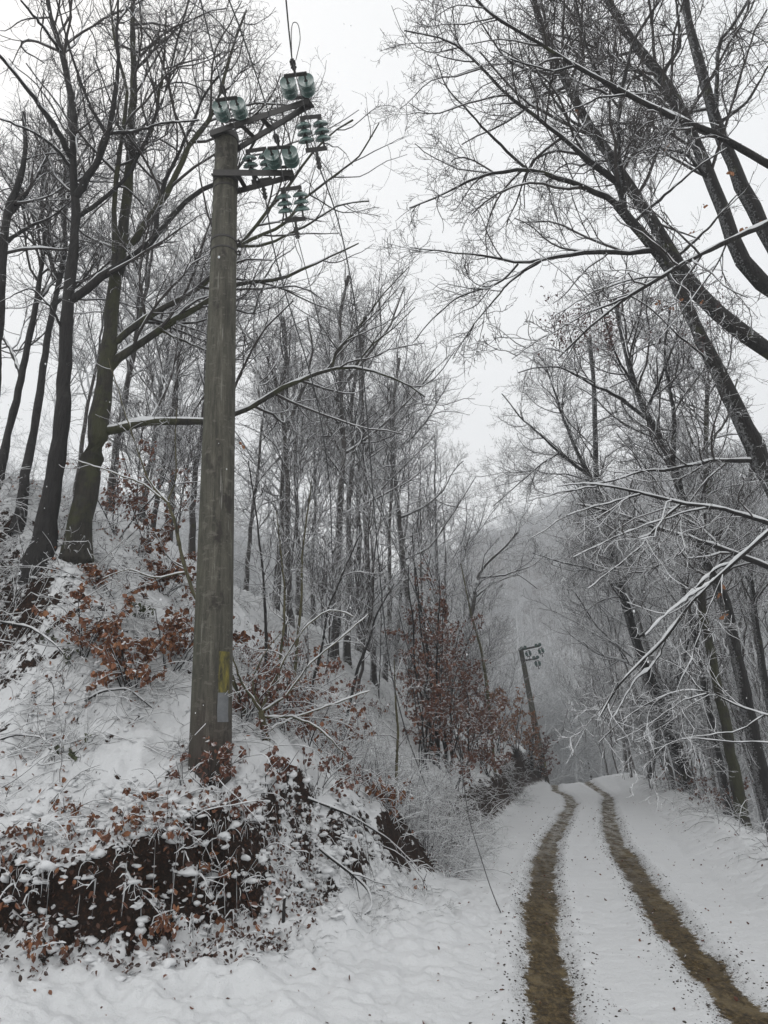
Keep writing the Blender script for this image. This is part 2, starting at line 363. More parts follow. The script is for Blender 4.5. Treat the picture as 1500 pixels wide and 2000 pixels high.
def tube_geo(P,Rr,m=4,flat=None,lump=0.,lift=None):
    """P (n,k,3), Rr (n,k) -> V,F quads; ring starts at the top so diamonds have a ridge"""
    n,k,_=P.shape; T=np.empty_like(P); T[:,1:-1]=P[:,2:]-P[:,:-2]; T[:,0]=P[:,1]-P[:,0]; T[:,-1]=P[:,-1]-P[:,-2]; T=norm(T)
    up=np.array([0,0,1.]); vert=np.abs(T[...,2:3])>.985
    ref=np.where(vert,np.array([1.,0,0]),up); Sd=norm(np.cross(T,ref)); U=np.cross(Sd,T)
    a=np.arange(m)*2*np.pi/m; ca,sa=np.cos(a),np.sin(a)
    Q=P if lift is None else P+lift[...,None]*U
    rr=Rr[...,None]*np.ones(m)
    if lump: rr=rr*(1+lump*(rng.random((n,k,m))-.5))
    V=Q[:,:,None,:]+rr[...,None]*(ca[:,None]*U[:,:,None,:]+sa[:,None]*Sd[:,:,None,:])
    idx=np.arange(n*k*m).reshape(n,k,m); j=np.roll(idx,-1,axis=2)
    F=np.stack([idx[:,:-1],j[:,:-1],j[:,1:],idx[:,1:]],-1).reshape(-1,4)[:,::-1]
    return V.reshape(-1,3),F
class Geo:
    def __init__(s): s.V=[];s.F=[];s.n=0
    def add(s,V,F):
        s.V.append(V); s.F.append(F+s.n); s.n+=len(V); return s
    def tubes(s,P,Rr,m=4,**k): return s.add(*tube_geo(P,Rr,m,**k)) if len(P) else s
    def obj(s,name,mat,parent=None,origin=None,**k):
        V=np.concatenate(s.V)
        if origin is not None: V=V-np.asarray(origin)
        fs={}
        for f in s.F: fs.setdefault(f.shape[1],[]).append(f)
        return mesh(name,V,[np.concatenate(x) for x in fs.values()],mat,parent,**k)
def resample(pts,k):
    pts=np.asarray(pts,float); d=np.r_[0,np.cumsum(np.linalg.norm(np.diff(pts[:,:3],axis=0),axis=1))]
    t=np.linspace(0,d[-1],k)
    # catmull-like smoothing through cubic interpolation of the chord
    out=np.stack([np.interp(t,d,pts[:,i]) for i in range(pts.shape[1])],1)
    if k>4:
        o2=out.copy(); o2[1:-1,:3]=.25*out[:-2,:3]+.5*out[1:-1,:3]+.25*out[2:,:3]; out=o2
    return out
def kids(P,Rr,per_m,tmin,lf,lmin,lmax,ang,up,wander,kk,rg,rmin=.003,rmul=.6,rl=.011,bias=None,tmax=.98):
    """grow side branches on the polylines P (n,k,3); returns P2,R2"""
    n,k,_=P.shape; seg=np.linalg.norm(np.diff(P,axis=1),axis=2); Lp=seg.sum(1)
    tot=Lp.sum()*(tmax-tmin); Nn=int(rg.poisson(max(tot*per_m,1)))
    if Nn<1: Nn=1
    i=rg.choice(n,Nn,p=Lp/Lp.sum()); t=tmin+(tmax-tmin)*rg.random(Nn); x=t*(k-1); a=np.minimum(x.astype(int),k-2); f=(x-a)[:,None]
    p=P[i,a]*(1-f)+P[i,a+1]*f; T=norm(P[i,a+1]-P[i,a]); r0=Rr[i,a]*(1-f[:,0])+Rr[i,a+1]*f[:,0]
    Ln=np.clip(lf*Lp[i]*(1.2-.85*t)*(.5+rg.random(Nn)),lmin,lmax)
    q=rg.normal(size=(Nn,3))
    if bias is not None: q=q+np.asarray(bias)
    Nv=norm(q-(q*T).sum(1,keepdims=True)*T); al=np.radians(ang[0]+(ang[1]-ang[0])*rg.random(Nn))[:,None]
    d=np.cos(al)*T+np.sin(al)*Nv; st=(Ln/(kk-1))[:,None]; out=[p]; c=p
    w=np.zeros_like(d)
    for s in range(kk-1):
        w=.4*w+rg.normal(size=d.shape)*wander; d=norm(d+w+np.array([0,0,up])); c=c+d*st; out.append(c)
    P2=np.stack(out,1); rs=np.clip(np.minimum(r0*rmul,Ln*rl+.001),rmin,None)
    R2=rs[:,None]*np.linspace(1,.38,kk)[None]; return P2,np.maximum(R2,rmin*.7)
def as_set(lines,k):
    A=[resample(l,k) for l in lines]; A=np.stack(A); return A[:,:,:3],A[:,:,3]
def snowcaps(g,P,Rr,minr=0.,thick=1.,rg=rng):
    """a ridge of settled snow along the top of branches that are not too steep"""
    T=norm(P[:,-1]-P[:,0]); hor=np.hypot(T[:,0],T[:,1]); ok=(hor>.35)&(Rr[:,0]>minr)
    P=P[ok];Rr=Rr[ok];hor=hor[ok]
    if not len(P): return g
    seg=np.empty(P.shape[:2]); d=norm(np.diff(P,axis=1)); h=np.hypot(d[...,0],d[...,1]); seg[:,:-1]=h; seg[:,-1]=h[:,-1]
    th=(.35*Rr+.0085)*thick*np.clip(seg*1.3-.25,0.05,1); th=th*(.65+.7*rg.random(th.shape)); th[:,-1]*=.6
    rad=np.minimum(Rr*.85+.002,Rr*.5+.02)*np.clip(seg*1.3-.2,.1,1)
    rad=np.maximum(rad,th*.7)
    g_=.75+.5*rg.random(rad.shape); g_[:,::3]*=.75
    return g.tubes(P,rad*g_,6,lift=Rr*.5+th*.5,lump=.5)
# ------------------------------------------------------------------ ground, road, ruts
def build_ground():
    ys=np.r_[np.arange(-30,4,1.0),np.geomspace(4,60,820),np.geomspace(60.9,330,110)]
    ts=np.r_[np.linspace(-2.6,-.72,55),np.linspace(-.715,.72,560),np.linspace(.75,2.2,45)]
    Y,T=np.meshgrid(ys,ts,indexing='ij'); X=T*(3+np.maximum(Y,0)*.93)
    X=X+np.where(Y<0,0,0)
    Z=height(X,Y); u=X-xc(Y); D=footd(X,Y)
    X2,Y2=warp(X,Y)
    # the snow pillows lean out over the near cut a little
    hw=lambda Y:np.interp(Y,[0,6,13,18,25,34,60],[.18,.185,.21,.19,.18,.16,.14])
    dl=np.abs(seg_dist(X,Y,TL)); dr=np.abs(seg_dist(X,Y,TR)); w=hw(Y); wl=w*(1+.28*vnoise(Y*.7,Y*0+2)+.22*vnoise(Y*2.3,Y*0+9)); wr=w*(1+.28*vnoise(Y*.8,Y*0+31)+.22*vnoise(Y*2.1,Y*0+17))
    rl=np.clip(1-.5*dl/wl,0,1); rr=np.clip(1-.5*dr/wr,0,1)
    # the left rut splits in two strands further on
    split=sstep(14,18,Y)*sstep(27,22,Y)*np.exp(-((dl-.02)/.06)**2); rl=rl-.32*split
    rut=np.maximum(rl,rr)*(Y<62)*(Y>-2)
    hill=sstep(-.15,.35,D)+.0
    side=sstep(2.6,3.6,u)*.9
    hill=np.clip(hill+side,0,1)
    nn=fbm(X*3.3+1,Y*3.3,4)
    cut=sstep(-.16,-.02,D+.2*nn)*sstep(.62,.30,D+.35*nn)*sstep(11.5,8.5,Y)*sstep(-.7,-1.5,X+.8*nn)     # raw soil in the near cut
    foot=np.exp(-((D-.55)/.5)**2)*sstep(7.2,8.6,Y)*sstep(-1.3,-.5,X)*sstep(60,30,Y)
    hill=np.maximum(hill,sstep(-.15,-.07,D)*sstep(10.5,9,Y)*sstep(.4,-.6,X)); farb=sstep(50,75,Y)*.6
    bare=.16*cut+(.20+.16*sstep(9.5,11.5,Y))*foot+.14*foot*sstep(10,13,Y)-.10+farb+.02*sstep(12,25,Y)+.22*sstep(3.,4.2,u)*sstep(45,30,Y)
    bare=bare-.10*sstep(1.2,2.5,D)*sstep(10,8,Y)-.16*sstep(-1.5,-.9,X)*sstep(10.2,9.2,Y)
    idx=np.arange(X.size).reshape(X.shape)
    F=np.stack([idx[:-1,:-1],idx[:-1,1:],idx[1:,1:],idx[1:,:-1]],-1).reshape(-1,4)
    V=np.stack([X2,Y2,Z],-1).reshape(-1,3)
    cen=lambda A:(.25*(A[:-1,:-1]+A[:-1,1:]+A[1:,1:]+A[1:,:-1])).ravel()
    cr_l,cr_r,cD,cu,cy=cen(rl),cen(rr),cen(D),cen(u),cen(Y)
    ml=(cr_l>.42)&(cy<62)&(cy>-2); mr_=(cr_r>.42)&(cy<62)&(cy>-2)&~ml
    mroad=(cD<-.05)&(cu<2.0)&(cy<80)&~ml&~mr_; mg=~(ml|mr_|mroad)
    def sub(mask,name,label):
        f=F[mask]; used=np.unique(f); inv=np.full(len(V),-1); inv[used]=np.arange(len(used))
        A={k:('POINT',a.ravel()[used]) for k,a in (('hill',hill),('rut',rut),('bare',bare))}
        o=mesh(name,V[used],inv[f],M['ground'],attrs=A); tag(o,label,None,None,'structure'); return o
    sub(mg,'ground','snow covered hillside and verge with bare leafy soil showing through')
    sub(mroad,'road','snow covered forest track between the bank and the verge')
    sub(ml,'wheel_rut','left muddy wheel rut in the snow of the track')
    sub(mr_,'wheel_rut','right muddy wheel rut in the snow of the track, curving to the corner')
build_ground()

# ------------------------------------------------------------------ concrete poles
def lathe(prof,seg=28):
    prof=np.array(prof,float); n=len(prof); a=np.arange(seg)*2*np.pi/seg
    V=np.stack([prof[:,0,None]*np.cos(a),prof[:,0,None]*np.sin(a),np.repeat(prof[:,1,None],seg,1)],-1).reshape(-1,3)
    idx=np.arange(n*seg).reshape(n,seg); j=np.roll(idx,-1,1)
    return V,np.stack([idx[:-1],j[:-1],j[1:],idx[1:]],-1).reshape(-1,4)
def bar(a,b,w,h,upv=(0,0,1)):
    a=np.array(a,float);b=np.array(b,float); T=norm(b-a); s=norm(np.cross(T,np.array(upv,float))); U=np.cross(s,T)
    V=[]
    for p in (a,b):
        for i,j in ((-1,-1),(1,-1),(1,1),(-1,1)): V.append(p+s*w/2*i+U*h/2*j)
    F=np.array([[0,1,2,3],[7,6,5,4],[0,4,5,1],[1,5,6,2],[2,6,7,3],[3,7,4,0]]); return np.array(V),F
def angle_iron(g,a,b,w=.07,t=.008,upv=(0,0,1)):
    a=np.array(a,float);b=np.array(b,float); T=norm(b-a); s=norm(np.cross(T,np.array(upv,float))); U=np.cross(s,T)
    g.add(*bar(a,b,w,t,upv)); g.add(*bar(a+s*(w/2-t/2)-U*(w/2+t/2+.0005),b+s*(w/2-t/2)-U*(w/2+t/2+.0005),t,w,upv))
def pole_thing(label,base_p,top_p,group):
    base_p=np.array(base_p); top_p=np.array(top_p); H=np.linalg.norm(top_p-base_p); ax=(top_p-base_p)/H
    root=empty('concrete_pole',base_p,label,'utility pole',group)
    ex=norm(np.cross(np.array([0,1.,0]),ax)); ey=np.cross(ax,ex)
    from mathutils import Matrix
    root.matrix_world=Matrix(((ex[0],ey[0],ax[0],base_p[0]),(ex[1],ey[1],ax[1],base_p[1]),(ex[2],ey[2],ax[2],base_p[2]),(0,0,0,1)))
    return root,H,(ex,ey,ax)
PB=np.array(G(410,1500)); 
Ytop=8.10; PT=at(443,266,Ytop)
root,PH,(ex,ey,ax)=pole_thing('tall weathered grey concrete power pole on the snowy bank, yellow paint mark near its foot',PB,PT,'concrete poles of the power line')
def loc(p): q=np.asarray(p,float)-PB; return np.array([q@ex,q@ey,q@ax])
def rad(z): return .218+(.147-.218)*z/PH
V,F=lathe([(rad(-1)-.0,-1.0)]+[(rad(z),z) for z in np.linspace(0,PH-.01,30)]+[(rad(PH)-.012,PH),(.07,PH),(.065,PH-.05),(.001,PH-.05)],48)
mesh('shaft',V,F,M['concrete'],root)
def band(z,h=.05,ex_=.008):
    r=rad(z)+ex_; V,F=lathe([(rad(z)-.002,z-h/2),(r,z-h/2),(r,z+h/2),(rad(z)-.002,z+h/2)],40); g=Geo(); g.add(V,F)
    g.add(*bar((r-.005,-.03,z),(r+.05,-.03,z),.012,h*.9)); g.add(*bar((r-.005,.03,z),(r+.05,.03,z),.012,h*.9)); g.add(*bar((r+.03,-.06,z),(r+.03,.06,z),.014,.014))
    return g.obj('steel_band',M['steel'],root,smooth=False)
zb1=loc(at(436,487,8.2))[2]; zb2=loc(at(440,362,8.15))[2]
band(zb1,.03); band(zb1-.16,.022); band(zb2-.15,.025)
zU=PH-.06; zL=zb2
tipU=loc(at(601,206,7.56)); tipL=loc(at(566,350,8.0))
def crossarm(z,tip,name):
    g=Geo(); r=rad(z)+.012; tip=np.array([tip[0],tip[1],z]); d=norm(np.array([tip[0],tip[1],0])); s=np.array([-d[1],d[0],0])
    # collar round the pole
    V,F=lathe([(rad(z)-.002,z-.05),(r,z-.05),(r,z+.05),(rad(z)-.002,z+.05)],32); g.add(V,F)
    fr=np.array([0,0,z])-s*(r+.03)-d*.1; bk=np.array([0,0,z])+s*(r+.05)-d*.05
    angle_iron(g,fr,tip+d*.05-s*.03,.085); angle_iron(g,bk,tip+s*.03,.085)
    for f in (.30,.52): 
        a=fr+(tip-fr)*f; b=bk+(tip-bk)*f; g.add(*bar(a+np.array([0,0,.006]),b+np.array([0,0,.006]),.06,.01))
    g.add(*bar(fr+np.array([0,0,-.02]),bk+np.array([0,0,-.02]),.07,.012))
    g.add(*bar(tip-s*.07+np.array([0,0,-.012]),tip+s*.07+np.array([0,0,-.012]),.12,.014))
    # bolts and shackles on the tip
    for k in (-.045,.045): g.add(*bar(tip+s*k+np.array([0,0,-.05]),tip+s*k+np.array([0,0,.05]),.02,.02,(1,0,0)))
    return g.obj('crossarm',M['steel'],root,smooth=False),tip,d,s
armU,tipU,dU,sU=crossarm(zU,tipU,'crossarm'); armL,tipL,dL,sL=crossarm(zL,tipL,'crossarm')
disc_prof=[(.028,.052),(.060,.050),(.088,.036),(.112,.014),(.127,-.014),(.126,-.024),(.119,-.022),(.108,-.004),(.092,-.016),(.082,-.002),(.064,-.018),(.050,-.004),(.028,-.010)]
cap_prof=[(.001,.085),(.034,.082),(.042,.06),(.044,.050),(.030,.046),(.014,-.03),(.014,-.062),(.001,-.064)]
gm=None;cm=None
from mathutils import Matrix
def frame(o,axis,side,org):
    z=norm(np.array(axis,float)); x=np.array(side,float); x=norm(x-(x@z)*z); y=np.cross(z,x)
    o.matrix_local=Matrix(((x[0],y[0],z[0],org[0]),(x[1],y[1],z[1],org[1]),(x[2],y[2],z[2],org[2]),(0,0,0,1)))
def ins_pair(org,axis,side,nd=3,pitch=.088,sep=.225):
    """double tension string: yoke, two rows of glass discs, yoke; local z runs from the arm to the wire"""
    global gm,cm
    g=Geo(); Lz=.16+nd*pitch+.06
    g.add(*bar((0,0,-.01),(0,0,.10),.018,.018)); g.add(*bar((-sep/2-.03,0,.10),(sep/2+.03,0,.10),.05,.012,(0,1,0)))
    g.add(*bar((-sep/2-.03,0,Lz),(sep/2+.03,0,Lz),.055,.014,(0,1,0)))
    for x in (-sep/2,sep/2):
        g.add(*bar((x,0,.09),(x,0,.16),.016,.016,(0,1,0))); g.add(*bar((x,0,Lz-.09),(x,0,Lz+.01),.022,.022,(0,1,0)))
    g.add(*bar((0,0,Lz),(0,0,Lz+.10),.03,.02,(0,1,0))); g.add(*bar((0,0,Lz+.09),(0,0,Lz+.24),.045,.03,(0,1,0)))
    for k in (.12,.17,.21): g.add(*bar((-.035,0,Lz+k),(.035,0,Lz+k),.02,.02,(0,1,0)))
    for x in (-sep/2,sep/2):
        for k in range(nd): V,F=lathe(cap_prof,12); V=V*[.8,.8,-.74]+[x,0,.19+k*pitch]; g.add(V,F[:,::-1])
    o=g.obj('insulator_string',M['steel'],root,smooth=False); frame(o,axis,side,org)
    for x in (-sep/2,sep/2):
        for k in range(nd):
            if gm is None:
                V,F=lathe(disc_prof,32); q=mesh('glass_disc',V*[.8,.8,-.74],F[:,::-1],M['glass'],o); gm=q.data
            else: q=link(bpy.data.objects.new('glass_disc',gm)); q.parent=o
            q.location=(x,0,.19+k*pitch)
    z=norm(np.array(axis,float)); return np.array(org)+z*(Lz+.24)
def wdir(d): return np.array([np.dot(d,ex),np.dot(d,ey),np.dot(d,ax)])
BK=wdir(np.array([-.05,-1,-.12])); FW=wdir(np.array([.16,.50,-.80])); FW2=wdir(np.array([.10,.55,-.75]))
side=dU; up3=np.array([0,0,.09])
org1=np.array([0,0,zU])+dU*.22-sU*.10+up3*.6
e1=ins_pair(org1,BK,side); e2=ins_pair(tipU-dU*.09+up3*.6,BK,side)
e3=ins_pair(tipU+dU*.02-up3,FW,dU+.9*sU); e4=ins_pair(np.array([0,0,zU])+dU*.36+sU*.13-up3,FW,dU+.7*sU)
e5=ins_pair(tipL-dL*.05+up3*.6,BK,dL); e6=ins_pair(tipL+dL*.0-up3,FW2,dL)
def wpt(l): return PB+l[0]*ex+l[1]*ey+l[2]*ax
# painted marks: thin curved shells lying on the concrete
def patch(name,mat,u0,u1,v0,v1,label,off):
    a0=loc(at(u0,(v0+v1)/2,8.0)); z1=loc(at(430,v0,8.05))[2]; z0=loc(at(430,v1,8.05))[2]
    def ang(u,z):
        x=np.clip((u-409)/40.,-.985,.985); return -math.pi/2+math.asin(x)
    g=Geo(); n=14; zs=np.linspace(z0,z1,20); V=[];
    for z in zs:
        for k in range(n):
            wob=.02*vnoise(np.array([z*9.]),np.array([k*0.+3]))[0]*(1 if k in(0,n-1) else 0)
            A=ang(u0,z)+(ang(u1,z)-ang(u0,z))*k/(n-1)+wob*2; r=rad(z)+off; V.append((r*math.cos(A),r*math.sin(A),z))
    idx=np.arange(20*n).reshape(20,n); F=np.stack([idx[:-1,:-1],idx[:-1,1:],idx[1:,1:],idx[1:,:-1]],-1).reshape(-1,4)
    g.add(np.array(V),F); o=g.obj(name,mat,root); tag(o,label); return o
patch('paint_mark',M['yellow'],429,446,1277,1358,'stained yellow painted patch',.003)
patch('paint_mark',M['greypaint'],428,445,1356,1412,'pale grey painted patch under the yellow one',.005)
# the second pole further along the line, leaning to the left
def copy_tree(o,parent=None):
    c=o.copy(); link(c); c.parent=parent
    for ch in o.children: copy_tree(ch,c)
    return c
bpy.context.view_layer.update()
r2=copy_tree(root)
T2=at(1017,1266,41); lean=math.radians(-7.5); sc=.86
axis2=norm(np.array([math.sin(lean),.02,math.cos(lean)])); B2=T2-axis2*PH*sc
e2x=norm(np.cross(np.array([0,1.,0]),axis2)); e2y=np.cross(axis2,e2x); yaw=-.15
fx=math.cos(yaw)*e2x+math.sin(yaw)*e2y; fy=np.cross(axis2,fx)
r2.matrix_world=Matrix(((fx[0]*sc,fy[0]*sc,axis2[0]*sc,B2[0]),(fx[1]*sc,fy[1]*sc,axis2[1]*sc,B2[1]),(fx[2]*sc,fy[2]*sc,axis2[2]*sc,B2[2]),(0,0,0,1)))
r2['label']='small far concrete pole leaning left at the bend of the track'
print('pole',PB,PT,PH,'pole2',B2,base(B2[0],B2[1]))
# wires
def wire(pts,label,r=.0095,name='power_wire',n=60):
    pts=np.array(pts); t=np.r_[0,np.cumsum(np.linalg.norm(np.diff(pts,axis=0),axis=1))]
    tt=np.linspace(0,t[-1],n); P=np.stack([np.interp(tt,t,pts[:,i]) for i in range(3)],1)
    for _ in range(6): P[1:-1]=.25*P[:-2]+.5*P[1:-1]+.25*P[2:]
    g=Geo(); g.tubes(P[None],np.full((1,n),r),5); o=g.obj(name,M['wire']); tag(o,label,'wire','wires of the power line'); return o
for e,lab,u0 in ((e1,'taut thin wire leaving the insulators beside the pole top, passing overhead',388),(e2,'taut thin wire running up from the outer end of the upper crossarm',553),(e5,'taut thin wire running up from the lower crossarm insulators',465)):
    a=wpt(e); d=np.array([-.045,-1,.0]); 
    p=at(u0,0,a[1]-1.25); dz=(p-a); k=np.array([a+dz*s for s in (0,1,4,12,30)]); k[2:,2]=a[2]-.02*np.array([4,12,30]); wire(k,lab,.009)
def gpt(u,v,dz=.02): p=np.array(G(u,v,height)); p[2]+=dz; return p
w1=[wpt(e3),at(637,340,8.0),at(665,440,8.4),at(687,550,9),at(697,617,9.4),at(713,760,10),at(731,1000,11),at(757,1290,12),at(790,1425,12)]
wire(w1+[gpt(838,1555),gpt(880,1625)],'slack wire hanging from the outer crossarm end down onto the bank')
w2=[wpt(e6),at(596,520,8.5),at(613,590,9),at(640,700,9.7),at(700,900,10.3),at(790,1110,11.2),at(872,1290,11.9),at(897,1450,12),at(912,1590,11.6)]
wire(w2+[gpt(969,1773),gpt(978,1786)],'slack wire hanging from the lower crossarm down onto the snowy track',.006)
w3=[wpt(e4),at(530,480,8.6),at(560,585,9),at(590,672,9.6),at(625,800,10.5),at(645,950,11.5)]
wire(w3+[gpt(655,1330)],'slack wire hanging from the insulators beside the pole down into the brush')
# curled wire tail above the outer insulators
c0=wpt(e2); wire([c0+np.array([0,0,.0]),c0+np.array([.02,-.28,.06]),c0+np.array([.05,-.42,.1]),c0+np.array([.12,-.42,.08]),c0+np.array([.13,-.25,.02]),c0+np.array([.05,-.02,-.03])],'curled loose wire end beside the topmost insulators',.005,n=40)
# jumper wires under the arms
for a,b,s,lab in ((e1,e4,.35,'drooping jumper wire between the two insulator sets nearest the pole'),(e2,e3,.25,'short jumper wire at the outer end of the upper crossarm'),(e5,e6,.45,'drooping jumper wire at the lower crossarm')):
    A=wpt(a);B=wpt(b); wire([A,(A*2+B)/3+np.array([.05,0,-s*.8]),(A+2*B)/3+np.array([.08,0,-s]),B],lab,.006,n=30)
# ------------------------------------------------------------------ trees traced limb by limb
NT=0
def limb3(pts,Y0,Y1,w0,w1,k=14,ex=1.):
    pts=np.array(pts,float); d=np.r_[0,np.cumsum(np.linalg.norm(np.diff(pts,axis=0),axis=1))]; d/=d[-1]
    out=[]
    for (u,v),t in zip(pts,d):
        Y=Y0+(Y1-Y0)*t; p=at(u,v,Y); dep=p[1]*cP+(p[2]-EYE)*sP; out.append((*p,(w1+(w0-w1)*(1-t)**ex)*dep/FPX/2))
    return np.array(out)
def to_ground(b,dirn,step=.35):
    """carry a stem that leaves the frame on down to the soil, bending upright"""
    P=[]; p=b[:3].copy(); r=b[3]; d=-dirn.copy(); n=0
    while p[2]>float(base(p[0],p[1]))-.35 and n<60:
        d=norm(d*.86+np.array([0,0,-1.])*.14); p=p+d*step; r*=1.012; P.append((*p,r)); n+=1
    if P: P[-1]=(*P[-1][:3],r*1.35)
    return np.array(P[::-1]).reshape(-1,4)
OFFX,OFFY=5.7,7.0
def hero(label,trunk,limbs,bark='bark',name='bare_tree',cat='tree',group='bare trees standing close to the track',dens=1.,up=.10,lv=4,base_hit=None,snow=.6,twig='twig',lf=(.5,.6,.65,.6),lmax=(2.4,1.2,.6,.32),tmin=.35,tips=True,rmin=.0034,sag=0.,trunkkids=True,seed=None,kidsnow=.5,rl=.011,flare=1.55):
    rg=np.random.default_rng(seed if seed is not None else abs(hash(label))%1000 if False else sum(map(ord,label)))
    pts,Y0,Y1,w0,w1=trunk
    if base_hit: Y0=float(G(*base_hit)[1])
    Tk=limb3(pts,Y0,Y1,w0,w1,ex=1.5 if flare>1 else 1.)
    b=Tk[0].copy(); dirn=norm(Tk[1,:3]-Tk[0,:3])
    if (flare>1 or name=='sapling') and dirn[2]>.3:      # carry the stem down to the ground
        gap=b[2]-float(height(b[0],b[1])); 
        if gap>.02:
            dn=norm(dirn*np.array([.45,.45,1])); q=b.copy(); q[:3]=b[:3]-dn*(gap/dn[2]); gap2=q[2]-float(height(q[0],q[1])); q[2]-=gap2
            Tk=np.vstack([q[None],Tk]); b=q.copy(); dirn=norm(Tk[1,:3]-Tk[0,:3])
    ext=np.array([[*(b[:3]-dirn*.45),b[3]*flare*1.1],[*(b[:3]-dirn*.05),b[3]*flare]]) if flare>1 else np.zeros((0,4))
    body=np.vstack([ext,np.array([[*(b[:3]+dirn*.25),b[3]*1.08]]) if flare>1 else b[None],Tk[1:]])
    if flare==0 and name=='bare_tree': body=np.vstack([to_ground(b,dirn),body])
    if name=='overhanging_branch': body=np.vstack([[OFFX,OFFY,b[2]-.35-.25*(b[2]<4),b[3]*1.5],[(OFFX+b[0])/2,(OFFY+b[1])/2,b[2]-.1,b[3]*1.25],body])
    org=body[0,:3].copy() if flare==0 else b[:3]; root=empty(name,org,label,cat,group)
    P,Rr=as_set([body],40); wob=rg.normal(size=P.shape)*.012; wob[:,0]=0; P=P+wob*np.clip(Rr[...,None]/.15,.2,1.2)
    g=Geo(); g.tubes(P,Rr*(1+.06*rg.normal(size=Rr.shape)),14,lump=.10); g.obj('trunk',M[bark],root,org)
    def snapped(l,lines):
        pts,a,b,w0,w1=l; best=(1e9,None)
        for Lq in lines:
            for q in resample(Lq,60):
                uu,vv,_=pix(q); dd=math.hypot(uu-pts[0][0],vv-pts[0][1])
                if dd<best[0]: best=(dd,q,uu,vv)
        if best[0]<26:
            sh=best[1][1]-a; A_=limb3([(best[2],best[3])]+list(pts[1:]),best[1][1],b,w0*.92,w1*.85,ex=1.25); return A_
        return limb3(*l)
    Ls=[]
    for l in limbs: Ls.append(snapped(l,[body]+Ls))
    sets=[]
    if Ls:
        LP,LR=as_set(Ls,18); LP=LP+rg.normal(size=LP.shape)*np.clip(LR[...,None]*.25,.004,.02)
        LP[:,0]=[l[0,:3] for l in Ls]
        for q in range(len(LP)): g=Geo(); g.tubes(LP[q:q+1],LR[q:q+1]*(1+.07*rg.normal(size=(1,18))),8,lump=.1); g.obj('limb',M[bark],root,org)
        sets.append((LP,LR))
    if trunkkids:
        up_=resample(Tk,20)[int(20*tmin):]; up_=resample(up_,18); sets.append((up_[None,:,:3],up_[None,:,3]))
    g=Geo(); sg=Geo(); P0=np.concatenate([s[0] for s in sets]); R0=np.concatenate([s[1] for s in sets])
    if snow and Ls: snowcaps(sg,LP,LR,0,1.0*snow,rg)
    if snow and trunkkids: snowcaps(sg,*[q for q in sets[-1]],0,snow,rg) if np.hypot(*norm(sets[-1][0][0,-1]-sets[-1][0][0,0])[:2])>.55 else None
    A=[(3.2,.10,lf[0],.3,lmax[0],(28,62),up,.16,9),(4.6,.12,lf[1],.2,lmax[1],(28,60),up,.20,7),(7.,.1,lf[2],.12,lmax[2],(28,58),up*.6,.24,5),(8.,.1,lf[3],.07,lmax[3],(28,58),up*.5,.25,4)][:lv]
    cur=(P0,R0)
    for i,(pm,t0,l,mn,mx,ang,u_,wd,kk) in enumerate(A):
        nP,nR=kids(*cur,pm*dens,t0,l,mn,mx,ang,u_-sag*(i>0),wd,kk,rg,rmin=rmin if i>1 else rmin*1.25,rl=rl)
        g.tubes(nP,nR,5 if i==0 else 4)
        if snow and i==0: snowcaps(sg,nP,nR,.004,min(.55*snow,kidsnow),rg)
        cur=(nP,nR)
    g.obj('crown',M[twig],root,org,smooth=False)
    if sg.n: sg.obj('snow_cap',M['snow'],root,org)
    return root,P0,R0,cur
Y_A=G(85,1082)[1]; Y_B=G(150,1082)[1]
hero('dark leaning tree on the left slope, left of the mossy trunk',([(82,1085),(102,960),(122,830),(127,700),(130,600),(150,430),(141,330),(146,250),(140,190),(120,100),(95,20),(85,-60)],Y_A,Y_A+.6,39,8),
 [([(130,600),(165,570),(215,530),(265,495),(300,468),(345,410),(385,370),(425,362),(470,330),(505,262),(540,190)],Y_A,Y_A+1.4,20,4),
  ([(150,385),(190,320),(212,265),(222,200),(232,130),(228,60),(232,-10)],Y_A,Y_A-.6,17,5),
  ([(138,320),(115,260),(75,205),(50,170),(15,125),(-20,90)],Y_A,Y_A-1.,14,6),
  ([(137,330),(105,285),(60,255),(0,232)],Y_A,Y_A-.5,8,4),
  ([(222,262),(260,258),(320,240),(390,235)],Y_A-.3,Y_A+.5,7,3),
  ([(300,468),(310,390),(350,290),(380,235),(395,190),(440,130)],Y_A+.6,Y_A+1.6,12,4),
  ([(212,265),(180,220),(140,110),(110,0)],Y_A,Y_A-.8,8,4),
  ([(160,420),(220,380),(260,330),(290,260),(325,180),(345,80),(370,0)],Y_A,Y_A+1,10,4),
  ([(128,650),(100,600),(60,560),(0,590)],Y_A,Y_A-.4,6,2),
  ([(118,110),(90,60),(40,0)],Y_A,Y_A-.5,7,4)],base_hit=(82,1085),dens=.72,up=.10,tmin=.45)
